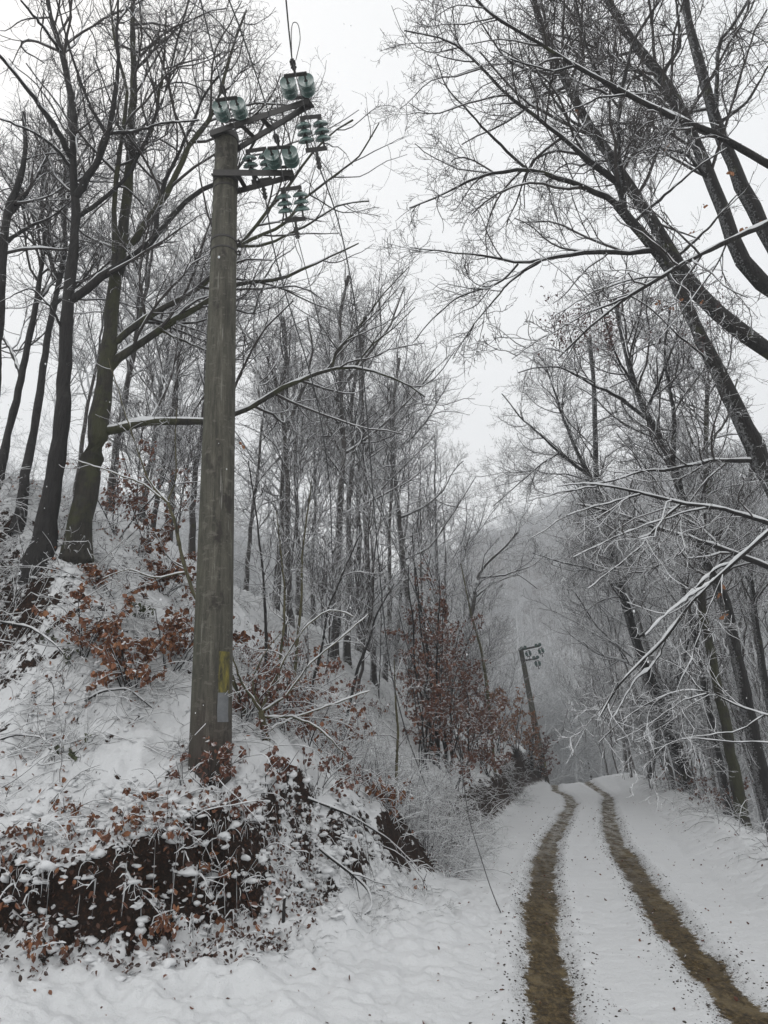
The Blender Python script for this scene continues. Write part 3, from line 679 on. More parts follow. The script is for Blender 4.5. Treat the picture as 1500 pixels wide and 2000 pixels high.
hero('tree with green moss up its trunk on the left slope, nearest the pole',([(148,1085),(165,980),(185,870),(200,780),(212,690),(219,600),(232,520),(242,440),(252,350),(258,240),(262,150),(258,60),(262,-40)],Y_B,Y_B+1.2,48,9),
 [([(195,855),(235,832),(290,824),(345,826),(400,826),(468,808),(500,790),(540,765),(600,735),(650,718),(690,716),(740,728),(790,742),(830,775)],Y_B,Y_B+1.6,20,4),
  ([(205,715),(245,685),(300,655),(335,625),(380,605),(420,578),(465,548),(520,552),(570,540),(600,520),(640,505),(700,475)],Y_B,Y_B+1.5,21,3),
  ([(212,680),(240,655),(290,615),(340,592),(400,558),(440,500),(470,480),(500,440),(530,400),(570,360),(600,310),(640,262),(690,235)],Y_B+.2,Y_B+1.4,15,4),
  ([(240,500),(290,440),(320,390),(345,340),(380,270),(420,215),(440,150),(455,90),(480,20)],Y_B,Y_B+1.0,18,5),
  ([(225,560),(222,450),(226,350),(240,260),(250,180),(225,90),(215,0)],Y_B+.2,Y_B+.2,15,5),
  ([(650,718),(655,690),(700,640),(740,585),(775,545),(800,520)],Y_B+1.2,Y_B+1.6,7,2),
  ([(690,716),(730,670),(770,640),(810,600)],Y_B+1.3,Y_B+1.8,5,2),
  ([(470,490),(500,460),(560,440),(580,400),(630,360),(700,310),(740,240)],Y_B+.8,Y_B+1.8,8,3),
  ([(465,485),(520,480),(600,440),(660,400),(720,392)],Y_B+.8,Y_B+1.7,7,3),
  ([(262,330),(300,250),(320,130),(325,20)],Y_B,Y_B+.8,10,4),
  ([(320,660),(390,680),(470,705),(530,690)],Y_B+.5,Y_B+1,6,2)],bark='bark_moss',base_hit=(148,1085),dens=.72,tmin=.5)
hero('slender leaning tree behind the dark one, third trunk from the left edge',([(38,1008),(55,900),(75,790),(86,700),(100,620),(118,540),(130,470),(120,400),(140,300),(135,200)],14.5,15,20,6),
 [([(100,600),(150,560),(200,500),(235,460)],14.6,15.2,9,3),([(112,560),(90,480),(95,400),(75,300)],14.6,14,9,3)],base_hit=(38,1008),dens=.8)
hero('forked slender tree at the left edge of the slope',([(-5,950),(12,860),(28,800),(45,720),(62,640),(76,560),(88,470),(80,380),(95,280)],14,14.5,18,6),
 [([(40,740),(20,680),(-10,640)],14.2,14,10,5),([(70,600),(110,540),(130,480)],14.2,15,9,3)],base_hit=(2,948),dens=.8)
hero('short stout trunk cut off by the left edge, its crown spread high',([(-14,760),(-5,620),(5,500),(12,420),(40,350),(52,290),(45,220)],10,10.5,30,6),
 [([(10,430),(45,390),(75,340),(100,290)],10,11,12,3),([(12,470),(60,440),(100,425),(150,385)],10,11,10,2)],flare=0,dens=.9,base_hit=None)
# the middle of the picture: slim trees above the bank
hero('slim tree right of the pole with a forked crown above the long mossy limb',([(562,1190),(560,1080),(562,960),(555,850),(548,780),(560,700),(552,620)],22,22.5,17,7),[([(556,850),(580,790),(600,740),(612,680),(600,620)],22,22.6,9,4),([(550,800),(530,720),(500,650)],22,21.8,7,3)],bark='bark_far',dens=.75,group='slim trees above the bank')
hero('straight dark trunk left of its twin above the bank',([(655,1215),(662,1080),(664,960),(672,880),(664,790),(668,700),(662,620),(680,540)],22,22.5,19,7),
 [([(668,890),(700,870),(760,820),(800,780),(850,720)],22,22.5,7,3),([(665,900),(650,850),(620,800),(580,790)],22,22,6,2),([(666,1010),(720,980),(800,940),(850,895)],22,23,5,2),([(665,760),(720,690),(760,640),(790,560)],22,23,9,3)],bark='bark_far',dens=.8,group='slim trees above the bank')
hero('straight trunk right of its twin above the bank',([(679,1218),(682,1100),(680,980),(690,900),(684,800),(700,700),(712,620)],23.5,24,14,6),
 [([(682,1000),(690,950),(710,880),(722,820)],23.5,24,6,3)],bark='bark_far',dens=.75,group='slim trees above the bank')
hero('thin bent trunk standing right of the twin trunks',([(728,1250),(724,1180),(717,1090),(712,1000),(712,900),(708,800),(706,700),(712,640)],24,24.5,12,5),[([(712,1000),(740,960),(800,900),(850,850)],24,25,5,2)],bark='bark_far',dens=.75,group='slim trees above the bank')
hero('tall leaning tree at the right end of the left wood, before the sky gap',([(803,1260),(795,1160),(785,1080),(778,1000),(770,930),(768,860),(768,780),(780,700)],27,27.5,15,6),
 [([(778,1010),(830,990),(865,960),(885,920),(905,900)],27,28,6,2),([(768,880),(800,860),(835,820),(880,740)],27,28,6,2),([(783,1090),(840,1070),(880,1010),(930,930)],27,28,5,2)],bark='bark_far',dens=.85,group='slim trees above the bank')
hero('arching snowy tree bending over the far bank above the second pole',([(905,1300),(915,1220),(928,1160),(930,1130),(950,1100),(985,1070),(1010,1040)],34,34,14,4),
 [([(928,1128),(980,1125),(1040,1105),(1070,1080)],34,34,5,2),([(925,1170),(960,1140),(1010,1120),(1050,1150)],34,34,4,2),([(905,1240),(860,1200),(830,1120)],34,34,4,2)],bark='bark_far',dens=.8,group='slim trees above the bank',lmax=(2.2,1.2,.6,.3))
# ---- right side
RG='trees leaning over the right side of the track'
hero('dark trunk rising behind the snowy verge and leaning left over the track',([(1346,1566),(1332,1510),(1314,1454),(1296,1398),(1276,1342),(1248,1270),(1212,1150),(1196,1080),(1176,1000),(1164,932),(1162,824),(1160,740),(1150,660)],27,22.5,26,8),
 [([(1170,985),(1148,928),(1124,872),(1100,820),(1082,760),(1060,700)],23,22.5,11,3),([(1150,925),(1092,884),(1056,850),(1020,820),(980,768)],23,22.5,8,2),
  ([(1092,884),(1060,904),(996,960),(964,988)],23,22.5,4,2),([(1240,1250),(1300,1200),(1350,1160)],23.3,24,6,2),([(1206,1120),(1150,1110),(1100,1100),(1040,1080)],23,22,5,2)],bark='bark_right',group=RG,dens=1.15,up=.05)
hero('stout leaning trunk with forked crown, right of the snowy verge heap',([(1520,1640),(1490,1530),(1468,1430),(1448,1322),(1428,1230),(1412,1160),(1360,1060),(1336,992),(1320,920),(1284,848),(1256,800),(1232,728),(1216,660),(1200,580)],17,15.5,34,9),
 [([(1318,900),(1318,820),(1304,740),(1296,680),(1310,600)],15.8,15.5,12,4),([(1268,832),(1228,792),(1212,776),(1156,752),(1096,716),(1050,716),(1012,728)],15.8,15,9,2),
  ([(1500,1108),(1456,1088),(1372,1060),(1312,1040),(1232,1012),(1180,996),(1124,984)],13,13,11,4),([(1262,800),(1290,740),(1330,640),(1350,560)],15.6,16,7,3),
  ([(1245,770),(1200,690),(1180,620),(1160,560)],15.6,15,7,3)],bark='bark_right',group=RG,dens=1.15,up=.06,snow=.9)
hero('olive brown trunk standing between two darker leaning ones',([(1450,1600),(1436,1520),(1420,1422),(1404,1350),(1386,1260),(1370,1190),(1372,1100),(1396,1020),(1378,930),(1380,800),(1385,700)],19,18,24,8),
 [([(1380,900),(1350,860),(1330,800)],18,18,6,3),([(1380,880),(1420,820),(1440,740)],18,18,6,3)],bark='bark_moss',group=RG,dens=1.1,up=.05)
hero('rightmost dark trunk running up along the right edge',([(1530,1500),(1508,1400),(1490,1310),(1478,1230),(1472,1170),(1460,1080),(1462,980),(1470,880)],19,19,17,8),[([(1470,1150),(1430,1090),(1400,1080)],19,19,6,2)],bark='bark_right',group=RG,dens=1.0,up=.05)
hero('thin dark trunk low between the leaning trunks, mostly hidden by twigs',([(1424,1590),(1410,1520),(1392,1430),(1368,1302),(1350,1210),(1330,1130)],22,22,20,8),[],bark='bark_right',group=RG,dens=1.0,up=.05)
a,_,_,_=hero('big tree reaching in from the right edge and forking high over the track',([(1560,1060),(1500,930),(1440,800),(1416,745),(1388,700),(1350,620),(1327,565),(1295,500),(1267,471),(1230,430),(1206,401)],10,9.4,42,17),
 [([(1206,401),(1180,380),(1145,369),(1080,345),(1033,331),(987,334),(931,345),(861,383),(800,406)],9.4,9.2,13,3),
  ([(1033,331),(990,295),(959,266),(912,215),(870,170),(850,110)],9.3,9,7,2),
  ([(1222,405),(1215,359),(1180,335),(1155,317),(1061,238),(1005,201),(954,145),(893,84),(850,70),(790,60)],9.4,8.8,14,3),
  ([(1215,430),(1215,350),(1206,280),(1213,187),(1225,120),(1234,79),(1270,30),(1300,-20)],9.4,8.8,14,6),
  ([(1213,190),(1170,150),(1150,107),(1135,50),(1122,-10)],9,8.6,9,5),
  ([(1271,499),(1240,497),(1197,490),(1122,495),(1080,504),(1015,518),(959,499),(884,495),(800,483)],9.5,9.2,12,2),
  ([(1015,518),(987,546),(945,565),(893,579),(837,630),(805,672)],9.3,9,5,2),([(1060,510),(1000,545),(987,560),(921,639),(884,700)],9.3,9.1,5,2),
  ([(1484,905),(1460,898),(1436,896),(1380,902),(1308,918),(1248,920),(1200,940),(1160,945)],9.8,9.4,11,3),
  ([(1420,760),(1380,700),(1330,660),(1270,600),(1200,560)],9.7,9.2,6,2),
  ([(1240,420),(1300,380),(1370,320),(1420,290)],9.4,9.2,7,3)],bark='bark_right',group=RG,flare=0,dens=1.1,up=.04,snow=.75,tmin=.6,lf=(.45,.55,.65,.65))
hero('second reaching trunk crossing behind the big forked one at the right',([(1560,720),(1500,690),(1453,653),(1410,625),(1379,602),(1340,545),(1323,513),(1248,392),(1211,336),(1155,252),(1099,154),(1047,28),(1030,-60)],11.5,10.5,34,9),
 [([(1155,252),(1110,235),(1060,160),(1020,90)],10.8,10.4,7,3),([(1099,154),(1040,140),(990,120),(930,30)],10.7,10,6,3),([(1323,513),(1380,450),(1440,380)],11,11,7,3)],bark='bark_right',group=RG,flare=0,dens=.85,up=.03,tmin=.3,lf=(.6,.65,.65,.6),lmax=(2.8,1.4,.6,.3),snow=.8)
hero('thick trunk leaning in high from the right edge, middle of three',([(1560,600),(1500,565),(1453,527),(1425,448),(1388,345),(1337,233),(1304,154),(1239,93),(1187,0),(1160,-70)],12,11,32,12),
 [([(1337,233),(1290,170),(1200,110),(1130,80),(1050,60)],11.4,10.6,9,3),([(1388,345),(1340,300),(1290,290),(1230,250)],11.6,11,8,3),([(1304,154),(1330,90),(1320,0)],11.2,11,9,5)],bark='bark_right',group=RG,flare=0,dens=.85,up=.03,tmin=.25,lf=(.6,.65,.65,.6),lmax=(2.8,1.4,.6,.3),snow=.8)
hero('uppermost trunk leaning in from the right edge near the top corner',([(1540,530),(1500,462),(1444,355),(1402,252),(1379,168),(1346,56),(1337,0),(1330,-60)],12.5,11.5,30,13),
 [([(1395,240),(1400,150),(1402,89),(1449,23),(1480,-30)],11.9,11,10,6),([(1402,252),(1460,200),(1500,130)],12,11.8,8,4)],bark='bark_right',group=RG,flare=0,dens=.8,up=.03,tmin=.15,lf=(.6,.65,.65,.6),lmax=(2.8,1.4,.6,.3),snow=.8)
hero('long dark limb slanting across the upper right from beyond the edge',([(1560,345),(1500,322),(1407,266),(1313,229),(1220,182),(1127,131),(1061,89),(963,33),(930,0)],7.8,7.2,15,4),
 [([(1220,182),(1170,190),(1130,210),(1080,230)],7.5,7.3,5,2),([(1127,131),(1080,140),(1010,120),(960,100)],7.4,7.1,5,2),([(1313,229),(1280,300),(1250,340)],7.6,7.4,5,2)],bark='bark_right',name='overhanging_branch',cat='tree branch',group=RG,flare=0,dens=1.2,up=.04,tmin=.1,lmax=(1.2,.7,.4,.25))
hero('snow lined branch crossing before the dangling seed clusters',([(1560,410),(1500,437),(1421,471),(1337,513),(1295,541),(1220,583),(1150,640),(1090,700)],6.6,6.2,11,3),
 [([(1295,541),(1240,545),(1160,570),(1080,620)],6.4,6.2,4,1.5),([(1220,583),(1150,610),(1060,660),(1000,700)],6.3,6,4,1.5),([(1421,471),(1400,520),(1340,600),(1290,660)],6.5,6.3,4,1.5)],bark='bark_right',name='overhanging_branch',cat='tree branch',group=RG,flare=0,dens=1.3,up=-.01,tmin=.1,snow=1.1,lmax=(1.,.6,.35,.2))
hero('thick snow laden branch slanting down in front of the right trunks',([(1580,975),(1500,1040),(1452,1084),(1412,1120),(1368,1156),(1332,1202),(1304,1246),(1256,1290),(1212,1330),(1190,1366),(1172,1400)],5.6,5.8,8,3.),
 [([(1452,1084),(1400,1110),(1350,1160),(1310,1195)],5.7,5.8,4,1.5),([(1304,1246),(1285,1290),(1240,1330),(1200,1400)],5.8,5.9,3,1.2),([(1390,1140),(1340,1170),(1290,1210),(1262,1240)],5.7,5.7,3,1.2),([(1412,1120),(1380,1200),(1350,1290),(1320,1350)],5.7,5.8,3,1.2)],bark='bark_right',name='overhanging_branch',cat='tree branch',group=RG,flare=0,dens=1.2,lv=4,up=-.03,tmin=.1,snow=1.9,rmin=.0024,rl=.006,kidsnow=.6,twig='twig_snow',lmax=(.7,.4,.25,.15))
hero('snowy limb bowing leftwards from the right edge, above the thick white branch',([(1560,1045),(1500,1021),(1452,1006),(1400,990),(1340,986),(1260,964),(1180,948),(1140,942),(1090,950)],7.4,7.,9,2.5),
 [([(1335,986),(1290,1020),(1240,1080),(1200,1110),(1150,1150)],7.2,7.,5,2),([(1260,964),(1180,985),(1100,1010),(1040,1050)],7.1,7.,4,1.5),([(1400,990),(1340,1000),(1220,1040),(1120,1090)],7.3,7,4,1.5),([(1180,948),(1100,960),(1030,980)],7,7,3,1.2)],bark='bark_right',name='overhanging_branch',cat='tree branch',group=RG,flare=0,dens=1.3,up=-.05,tmin=.1,snow=1.1,rmin=.0026,rl=.006,kidsnow=.4,twig='twig_snow',lmax=(1.3,.8,.4,.25))
hero('low snowy spray of thin branches reaching left from the right edge',([(1560,1420),(1500,1395),(1450,1385),(1390,1352),(1330,1345),(1270,1370),(1210,1410),(1170,1450)],7.5,8,4,1.5),
 [([(1390,1352),(1330,1370),(1260,1420),(1200,1450)],7.6,8,3,1.2),([(1500,1395),(1440,1430),(1350,1440),(1260,1470)],7.5,8,3,1.2),([(1520,1450),(1430,1450),(1340,1440),(1290,1460),(1260,1500)],7.5,8,3,1.2)],bark='bark_right',name='overhanging_branch',cat='tree branch',group=RG,flare=0,dens=1.5,lv=4,up=-.04,tmin=.1,snow=.7,rmin=.0026,rl=.006,kidsnow=.4,twig='twig_snow',lmax=(.9,.5,.3,.2))
hero('crooked snow plastered stem leaning at the edge of the white verge',([(1268,1520),(1280,1470),(1285,1430),(1300,1380),(1330,1320),(1345,1250)],24,22,11,4),[([(1285,1430),(1320,1400),(1360,1380)],23,23,5,2)],bark='bark_right',name='sapling',cat='sapling',group=RG,dens=1.,lv=3,snow=2.5,base_hit=(1266,1522))
# the tree just outside the right edge that carries the low snowy branches
offz=float(base(OFFX,OFFY)); offt=empty('bare_tree',(OFFX,OFFY,offz),'tree beyond the right edge whose snow covered branches reach in low over the track','tree',RG)
g=Geo(); zz=np.linspace(-.4,12.5,34); P=np.stack([.1*np.sin(zz*.6),.08*np.cos(zz*.5)-.08,zz],1); g.tubes(P[None],(.17*(1-.93*np.clip(zz,0,12.5)/12.5)*(1+.4*np.exp(-np.clip(zz,0,9)*3)))[None],14,lump=.1); g.obj('trunk',M['bark_right'],offt)
bpy.context.view_layer.update()
for o in [o for o in S.objects if o.name.startswith('overhanging_branch')]:
    mw=o.matrix_world.copy(); o.parent=offt; o.matrix_parent_inverse=Matrix.Identity(4); o.location=mw.translation-Vector((OFFX,OFFY,offz)); del o['category']; 
    if 'group' in o: del o['group']
    o.name=o.name.replace('overhanging_branch','branch')
# ---- young trees and saplings by the pole
hero('thin greenish sapling forking left behind the pole',([(408,1190),(380,1165),(358,1100),(342,1020),(328,982)],9.4,9.6,8,6),
 [([(328,982),(290,940),(262,860),(230,760),(212,700)],9.6,9.9,5,2),([(328,982),(345,930),(342,850),(345,800)],9.6,9.8,4,2),([(328,982),(280,945),(200,915),(150,900)],9.6,9.8,4,1.5),([(358,1120),(300,1130),(250,1110),(200,1130)],9.5,9.3,4,1.5)],bark='stem',name='sapling',cat='sapling',group='saplings on the bank',dens=.8,lv=3,flare=0,lmax=(.7,.4,.25,.2),snow=1.2)
hero('snow topped sapling at the right of the pole foot with one long arching stem',([(520,1500),(522,1460),(515,1420),(510,1390)],8.9,8.9,18,12),
 [([(512,1390),(470,1330),(456,1290),(450,1270)],8.9,8.6,7,3),([(510,1388),(530,1340),(560,1280),(600,1220),(640,1190),(665,1192),(690,1205)],8.9,9.4,6,2),([(512,1390),(560,1360),(600,1300),(650,1260),(720,1200)],8.9,9.6,5,2),([(515,1400),(570,1400),(620,1420),(680,1480)],8.9,9.2,5,2),([(518,1430),(580,1400),(640,1380),(720,1350)],8.9,9.6,5,2),([(512,1390),(490,1330),(520,1270),(560,1220)],8.9,9.,4,1.5)],
 bark='stem',name='sapling',cat='sapling',group='saplings on the bank',dens=1.,lv=3,lmax=(.8,.45,.25,.2),snow=1.3,flare=1.2,twig='twig_snow')
for i,(b,t,t2,Y,lab) in enumerate([((520,1240),(500,1000),(485,900),11,'upright thin sapling just right of the pole'),((580,1260),(590,1080),(610,930),12.5,'thin dark sapling leaning right, second from the pole'),
   ((612,1330),(640,1190),(700,1050),11.,'slanting sapling below the twin trunks'),((775,1480),(773,1380),(770,1290),12.5,'single straight thin stem on the open snowy bank'),((700,1300),(735,1200),(770,1140),14,'slanting sapling left of the russet thicket'),
   ((545,1300),(556,1150),(540,1000),10.5,'very thin upright stem beside the pole'),((835,1270),(812,1150),(806,1040),21,'thin grey sapling rising out of the russet thicket'),((950,1330),(920,1200),(900,1100),26,'slim far sapling left of the second pole')]):
    hero(lab,([b,((b[0]+t[0])/2+4,(b[1]+t[1])/2),t,t2],Y,Y+.3,6,2),[],bark='stem' if i%2 else 'bark',name='sapling',cat='sapling',group='saplings on the bank',dens=1.4,lv=3,lmax=(.7,.4,.25,.2),snow=.8,flare=0,tmin=.3)
# ------------------------------------------------------------------ forest trees: prototypes and copies
def proto_tree(seed,H,r0,spread=1.,first=.32,bark='bark_far',twig='twig_mid',snow=.5,dens=1.,fork=False,levels=4,rmin=.0052):
    rg=np.random.default_rng(seed); k=26
    z=np.linspace(0,H,k); wx=np.cumsum(rg.normal(size=k)*.035*H/14); wy=np.cumsum(rg.normal(size=k)*.035*H/14); wx-=wx[0]; wy-=wy[0]
    P=np.stack([wx,wy,z],1); P[0,2]=-.8; Rr=r0*(1-.86*(z/H)**.9); Rr[0]*=1.5; Rr[1]*=1.1
    root=empty('bare_tree',(0,0,0),None,None)
    g=Geo(); g.tubes(P[None],Rr[None],10,lump=.12); g.obj('trunk',M[bark],root)
    A=(P[None],Rr[None]); g=Geo(); sg=Geo()
    n1=kids(*A,2.1*dens,first,.40*spread,.8,5.5*spread,(28,58),.06,.11,12,rg,rmin=.012,rmul=.6,rl=.013)
    g.tubes(*n1,6); snowcaps(sg,*n1,.01,snow,rg)
    low=kids(*A,.8*dens,.10,.12*spread,.5,2.0,(50,85),.0,.14,8,rg,rmin=.008,rmul=.3,tmax=.4); g.tubes(*low,4)
    n2=kids(*n1,3.2*dens,.15,.45,.3,2.3,(28,55),.07,.16,8,rg,rmin=.008); g.tubes(*n2,4); snowcaps(sg,*n2,.012,snow,rg)
    n2b=tuple(np.concatenate([resample3(a,8) if a.ndim==3 else resample3(a[...,None],8)[...,0] for a in (x,y)]) for x,y in zip(n2,low))
    n3=kids(*n2b,4.6*dens,.12,.5,.15,1.1,(28,58),.05,.2,5,rg,rmin=rmin); g.tubes(*n3,4)
    if levels>3: n4=kids(*n3,5.5*dens,.1,.55,.1,.55,(28,55),.04,.22,4,rg,rmin=rmin*.85); g.tubes(*n4,4)
    g.obj('crown',M[twig],root,smooth=False)
    if sg.n: sg.obj('snow_cap',M['snow'],root)
    return root
def resample3(a,k):
    n=a.shape[1]; x=np.linspace(0,n-1,k); i=np.minimum(x.astype(int),n-2); f=(x-i)[None,:,None]
    return a[:,i]*(1-f)+a[:,i+1]*f
PROT=[proto_tree(11,13.5,.14),proto_tree(12,12.5,.10,.9,.4),proto_tree(13,14.5,.165,1.1,.3),proto_tree(14,11.5,.09,.85,.35),proto_tree(15,12,.11,1.15,.25,twig='twig_snow',snow=.8),proto_tree(16,13,.125,1.,.45)]
SAP=[proto_tree(21,5.0,.035,1.1,.2,twig='twig_snow',levels=3,dens=2.2,rmin=.004,snow=.8),proto_tree(22,3.6,.025,1.2,.15,twig='twig_snow',levels=3,dens=2.6,rmin=.004,snow=.8),proto_tree(23,6.5,.05,1.,.2,twig='twig_snow',levels=3,dens=1.8,rmin=.004,snow=.8)]
used=set()
def place(prot,x,y,label,group,rz=0.,s=1.,lean=(0,0),name=None,cat='tree',sink=.1):
    o=prot if prot.name not in used else copy_tree(prot)
    used.add(prot.name); o.location=(x,y,float(base(x,y))-sink); o.rotation_euler=(lean[0],lean[1],rng.random()*6.28 if rz is None else rz); o.rotation_mode='ZYX' if False else 'XYZ'
    # lean is applied after the turn: combine as matrix
    Mx=Matrix.Translation(o.location)@Matrix.Rotation(lean[0],4,'X')@Matrix.Rotation(lean[1],4,'Y')@Matrix.Rotation(o.rotation_euler[2],4,'Z')@Matrix.Diagonal((s,s,s,1))
    o.matrix_world=Mx
    if name: o.name=name
    tag(o,label,cat,group); return o
ORD=['first','second','third','fourth','fifth','sixth','seventh','eighth','ninth','tenth','eleventh','twelfth','thirteenth','fourteenth','fifteenth','sixteenth','seventeenth','eighteenth','nineteenth','twentieth']
def region(spots,where,group,leanmean,protos,cat='tree',name=None,smin=.9,smax=1.1,adj='bare tree'):
    """spots: (photo u, Y); labelled from left to right with the place and how it looks"""
    spots=sorted(spots); rng=np.random.default_rng(len(where)*7+len(spots))
    for i,(u,Y) in enumerate(spots):
        x=(u-750)/FPX*(Y*cP+1.0*sP*4)
        pi=int(rng.integers(len(protos))); s=smin+(smax-smin)*rng.random(); ly=math.radians(leanmean+rng.normal()*2.5)
        look=('stout ' if PROT.index(protos[pi])%2==0 and pi==2 else '') if protos is PROT else ''
        place(protos[pi],x,Y,f'{look}{adj} {where}, {ORD[i]} from the left',group,rz=rng.random()*6.28,s=s,lean=(rng.normal()*.03,ly),cat=cat,name=name)
region([(60,27),(105,23),(185,20),(240,24)],'behind the two leaning trunks on the left slope','trees in the left wood',3,PROT,smin=.75,smax=.9)
region([(285,19),(322,24),(372,19),(255,28),(300,32)],'between the mossy trunk and the pole','trees in the left wood',2,PROT,smin=.72,smax=.85)
region([(478,26),(530,30),(585,27),(540,23),(612,31)],'between the pole and the twin trunks','trees in the left wood',1,PROT,smin=.75,smax=.92)
region([(700,30),(750,27),(770,36),(830,33),(855,38),(720,36)],'right of the twin trunks','trees in the left wood',2,PROT)
region([(870,44),(895,50),(920,52),(945,66),(975,80),(905,62)],'at the far end of the left wood','trees in the left wood',3,PROT,adj='pale hazy tree')
region([(1205,44),(1250,36),(1290,31),(1330,28),(1175,54),(1150,64),(1230,50)],'beyond the white verge heap in the ravine','trees in the right ravine',-7,PROT,smin=.8,smax=1.,adj='snowy tree')
region([(1365,30),(1400,26),(1440,24),(1475,29),(1500,22),(1530,26),(1385,38),(1460,36)],'deep behind the dark leaning trunks','trees in the right ravine',-5,PROT,smin=.85,smax=1.05,adj='dim tree')
region([(515,15),(600,16),(645,18),(700,20),(560,17.5),(740,22),(790,23),(480,14)],'on the bank crest right of the pole','young trees under the left wood',2,SAP,cat='young tree',name='young_tree',adj='snowy young tree')
region([(845,26),(872,30),(895,33),(915,36),(935,40),(950,46),(888,27)],'along the bank top towards the second pole','young trees under the left wood',8,SAP,cat='young tree',name='young_tree',adj='snow dusted young tree')
region([(1170,38),(1210,33),(1240,29),(1275,27),(1325,26),(1395,25),(1455,23),(1500,20),(1190,42),(1345,32)],'on the ravine edge behind the verge','young trees on the ravine edge',-8,SAP,cat='young tree',name='young_tree',adj='twiggy snowy young tree')
region([(255,17.5),(345,17)],'under the trees left of the pole','young trees under the left wood',2,SAP[:2],cat='young tree',name='young_tree',adj='slight snowy young tree')
# ------------------------------------------------------------------ far woods: one mass each
def far_wood(name,label,pts,protos,smin,smax,seed):
    me=bpy.data.meshes.new(name); me.from_pydata([tuple(p) for p in pts],[],[])
    o=link(bpy.data.objects.new(name,me)); tag(o,label,'far wood',None,'stuff')
    ng=bpy.data.node_groups.new(name,'GeometryNodeTree'); ng.interface.new_socket('Geometry',in_out='INPUT',socket_type='NodeSocketGeometry'); ng.interface.new_socket('Geometry',in_out='OUTPUT',socket_type='NodeSocketGeometry')
    n=ng.nodes; l=ng.links; gi=n.new('NodeGroupInput'); go=n.new('NodeGroupOutput'); jn=n.new('GeometryNodeJoinGeometry')
    ridx=n.new('FunctionNodeRandomValue'); ridx.data_type='INT'; ridx.inputs['Min'].default_value=0; ridx.inputs['Max'].default_value=len(protos)-1; ridx.inputs['Seed'].default_value=seed
    for i,p in enumerate(protos):
        cmp_=n.new('FunctionNodeCompare'); cmp_.data_type='INT'; cmp_.operation='EQUAL'; l.new(ridx.outputs[2],cmp_.inputs[2]); cmp_.inputs[3].default_value=i
        iop=n.new('GeometryNodeInstanceOnPoints'); l.new(gi.outputs[0],iop.inputs['Points']); l.new(cmp_.outputs[0],iop.inputs['Selection'])
        oi=n.new('GeometryNodeObjectInfo'); oi.inputs['Object'].default_value=p; oi.transform_space='ORIGINAL'; oi.inputs['As Instance'].default_value=True; l.new(oi.outputs['Geometry'],iop.inputs['Instance'])
        rr=n.new('FunctionNodeRandomValue'); rr.data_type='FLOAT_VECTOR'; rr.inputs['Min'].default_value=(-.06,-.08,0); rr.inputs['Max'].default_value=(.06,.08,6.28); rr.inputs['Seed'].default_value=seed+1; l.new(rr.outputs[0],iop.inputs['Rotation'])
        rs=n.new('FunctionNodeRandomValue'); rs.data_type='FLOAT'; rs.inputs[2].default_value=smin; rs.inputs[3].default_value=smax; rs.inputs['Seed'].default_value=seed+2; l.new(rs.outputs[1],iop.inputs['Scale'])
        l.new(iop.outputs[0],jn.inputs[0])
    l.new(jn.outputs[0],go.inputs[0]); m=o.modifiers.new('scatter','NODES'); m.node_group=ng; return o
def far_proto(seed,H,r0,twig,first=.22,ang=(30,62),spread=1.):
    rg=np.random.default_rng(seed); k=14; z=np.linspace(0,H,k); P=np.stack([np.cumsum(rg.normal(size=k))*.06,np.cumsum(rg.normal(size=k))*.06,z],1); P[0,2]=-1; Rr=r0*(1-.85*z/H)
    g=Geo(); A=(P[None],Rr[None]); g.tubes(*A,6)
    n1=kids(*A,1.8+.8*(first<.1),first,.36*spread,.8,4.5,ang,.05,.12,7,rg,rmin=.015); g.tubes(*n1,4)
    n2=kids(*n1,2.8,.15,.45,.3,2.2,(28,58),.06,.18,5,rg,rmin=.012); g.tubes(*n2,4)
    n3=kids(*n2,4.5,.12,.55,.2,1.1,(28,60),.04,.2,4,rg,rmin=.010); g.tubes(*n3,4)
    V=np.concatenate(g.V); me_o=mesh('far_tree',V,[np.concatenate(g.F)],M[twig],smooth=False)
    S.collection.objects.unlink(me_o); return me_o
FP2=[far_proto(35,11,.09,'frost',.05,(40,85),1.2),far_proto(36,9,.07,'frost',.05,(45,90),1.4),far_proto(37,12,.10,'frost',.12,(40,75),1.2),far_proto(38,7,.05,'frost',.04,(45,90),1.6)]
FP=[far_proto(31,13,.16,'twig_snow'),far_proto(32,11,.12,'twig_snow'),far_proto(33,14,.18,'twig_snow'),far_proto(34,12,.14,'twig_snow')]
def scatter(n,f,seed,mind=1.6):
    rg=np.random.default_rng(seed); out=[]
    while len(out)<n:
        x,y=f(rg); 
        out.append((x,y,float(base(x,y))-.2))
    return out
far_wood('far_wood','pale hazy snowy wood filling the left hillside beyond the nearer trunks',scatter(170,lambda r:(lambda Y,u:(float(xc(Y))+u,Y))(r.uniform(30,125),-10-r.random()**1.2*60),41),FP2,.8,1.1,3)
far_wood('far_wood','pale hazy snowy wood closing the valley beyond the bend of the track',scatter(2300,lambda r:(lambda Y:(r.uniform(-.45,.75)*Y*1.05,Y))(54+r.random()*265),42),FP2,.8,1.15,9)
far_wood('far_wood','dim snowy wood on the far slope of the right ravine',scatter(230,lambda r:(lambda Y,u:(float(xc(Y))+u,Y))(r.uniform(16,80),14+r.random()*45),43),FP2+FP[:2],.75,1.05,15)
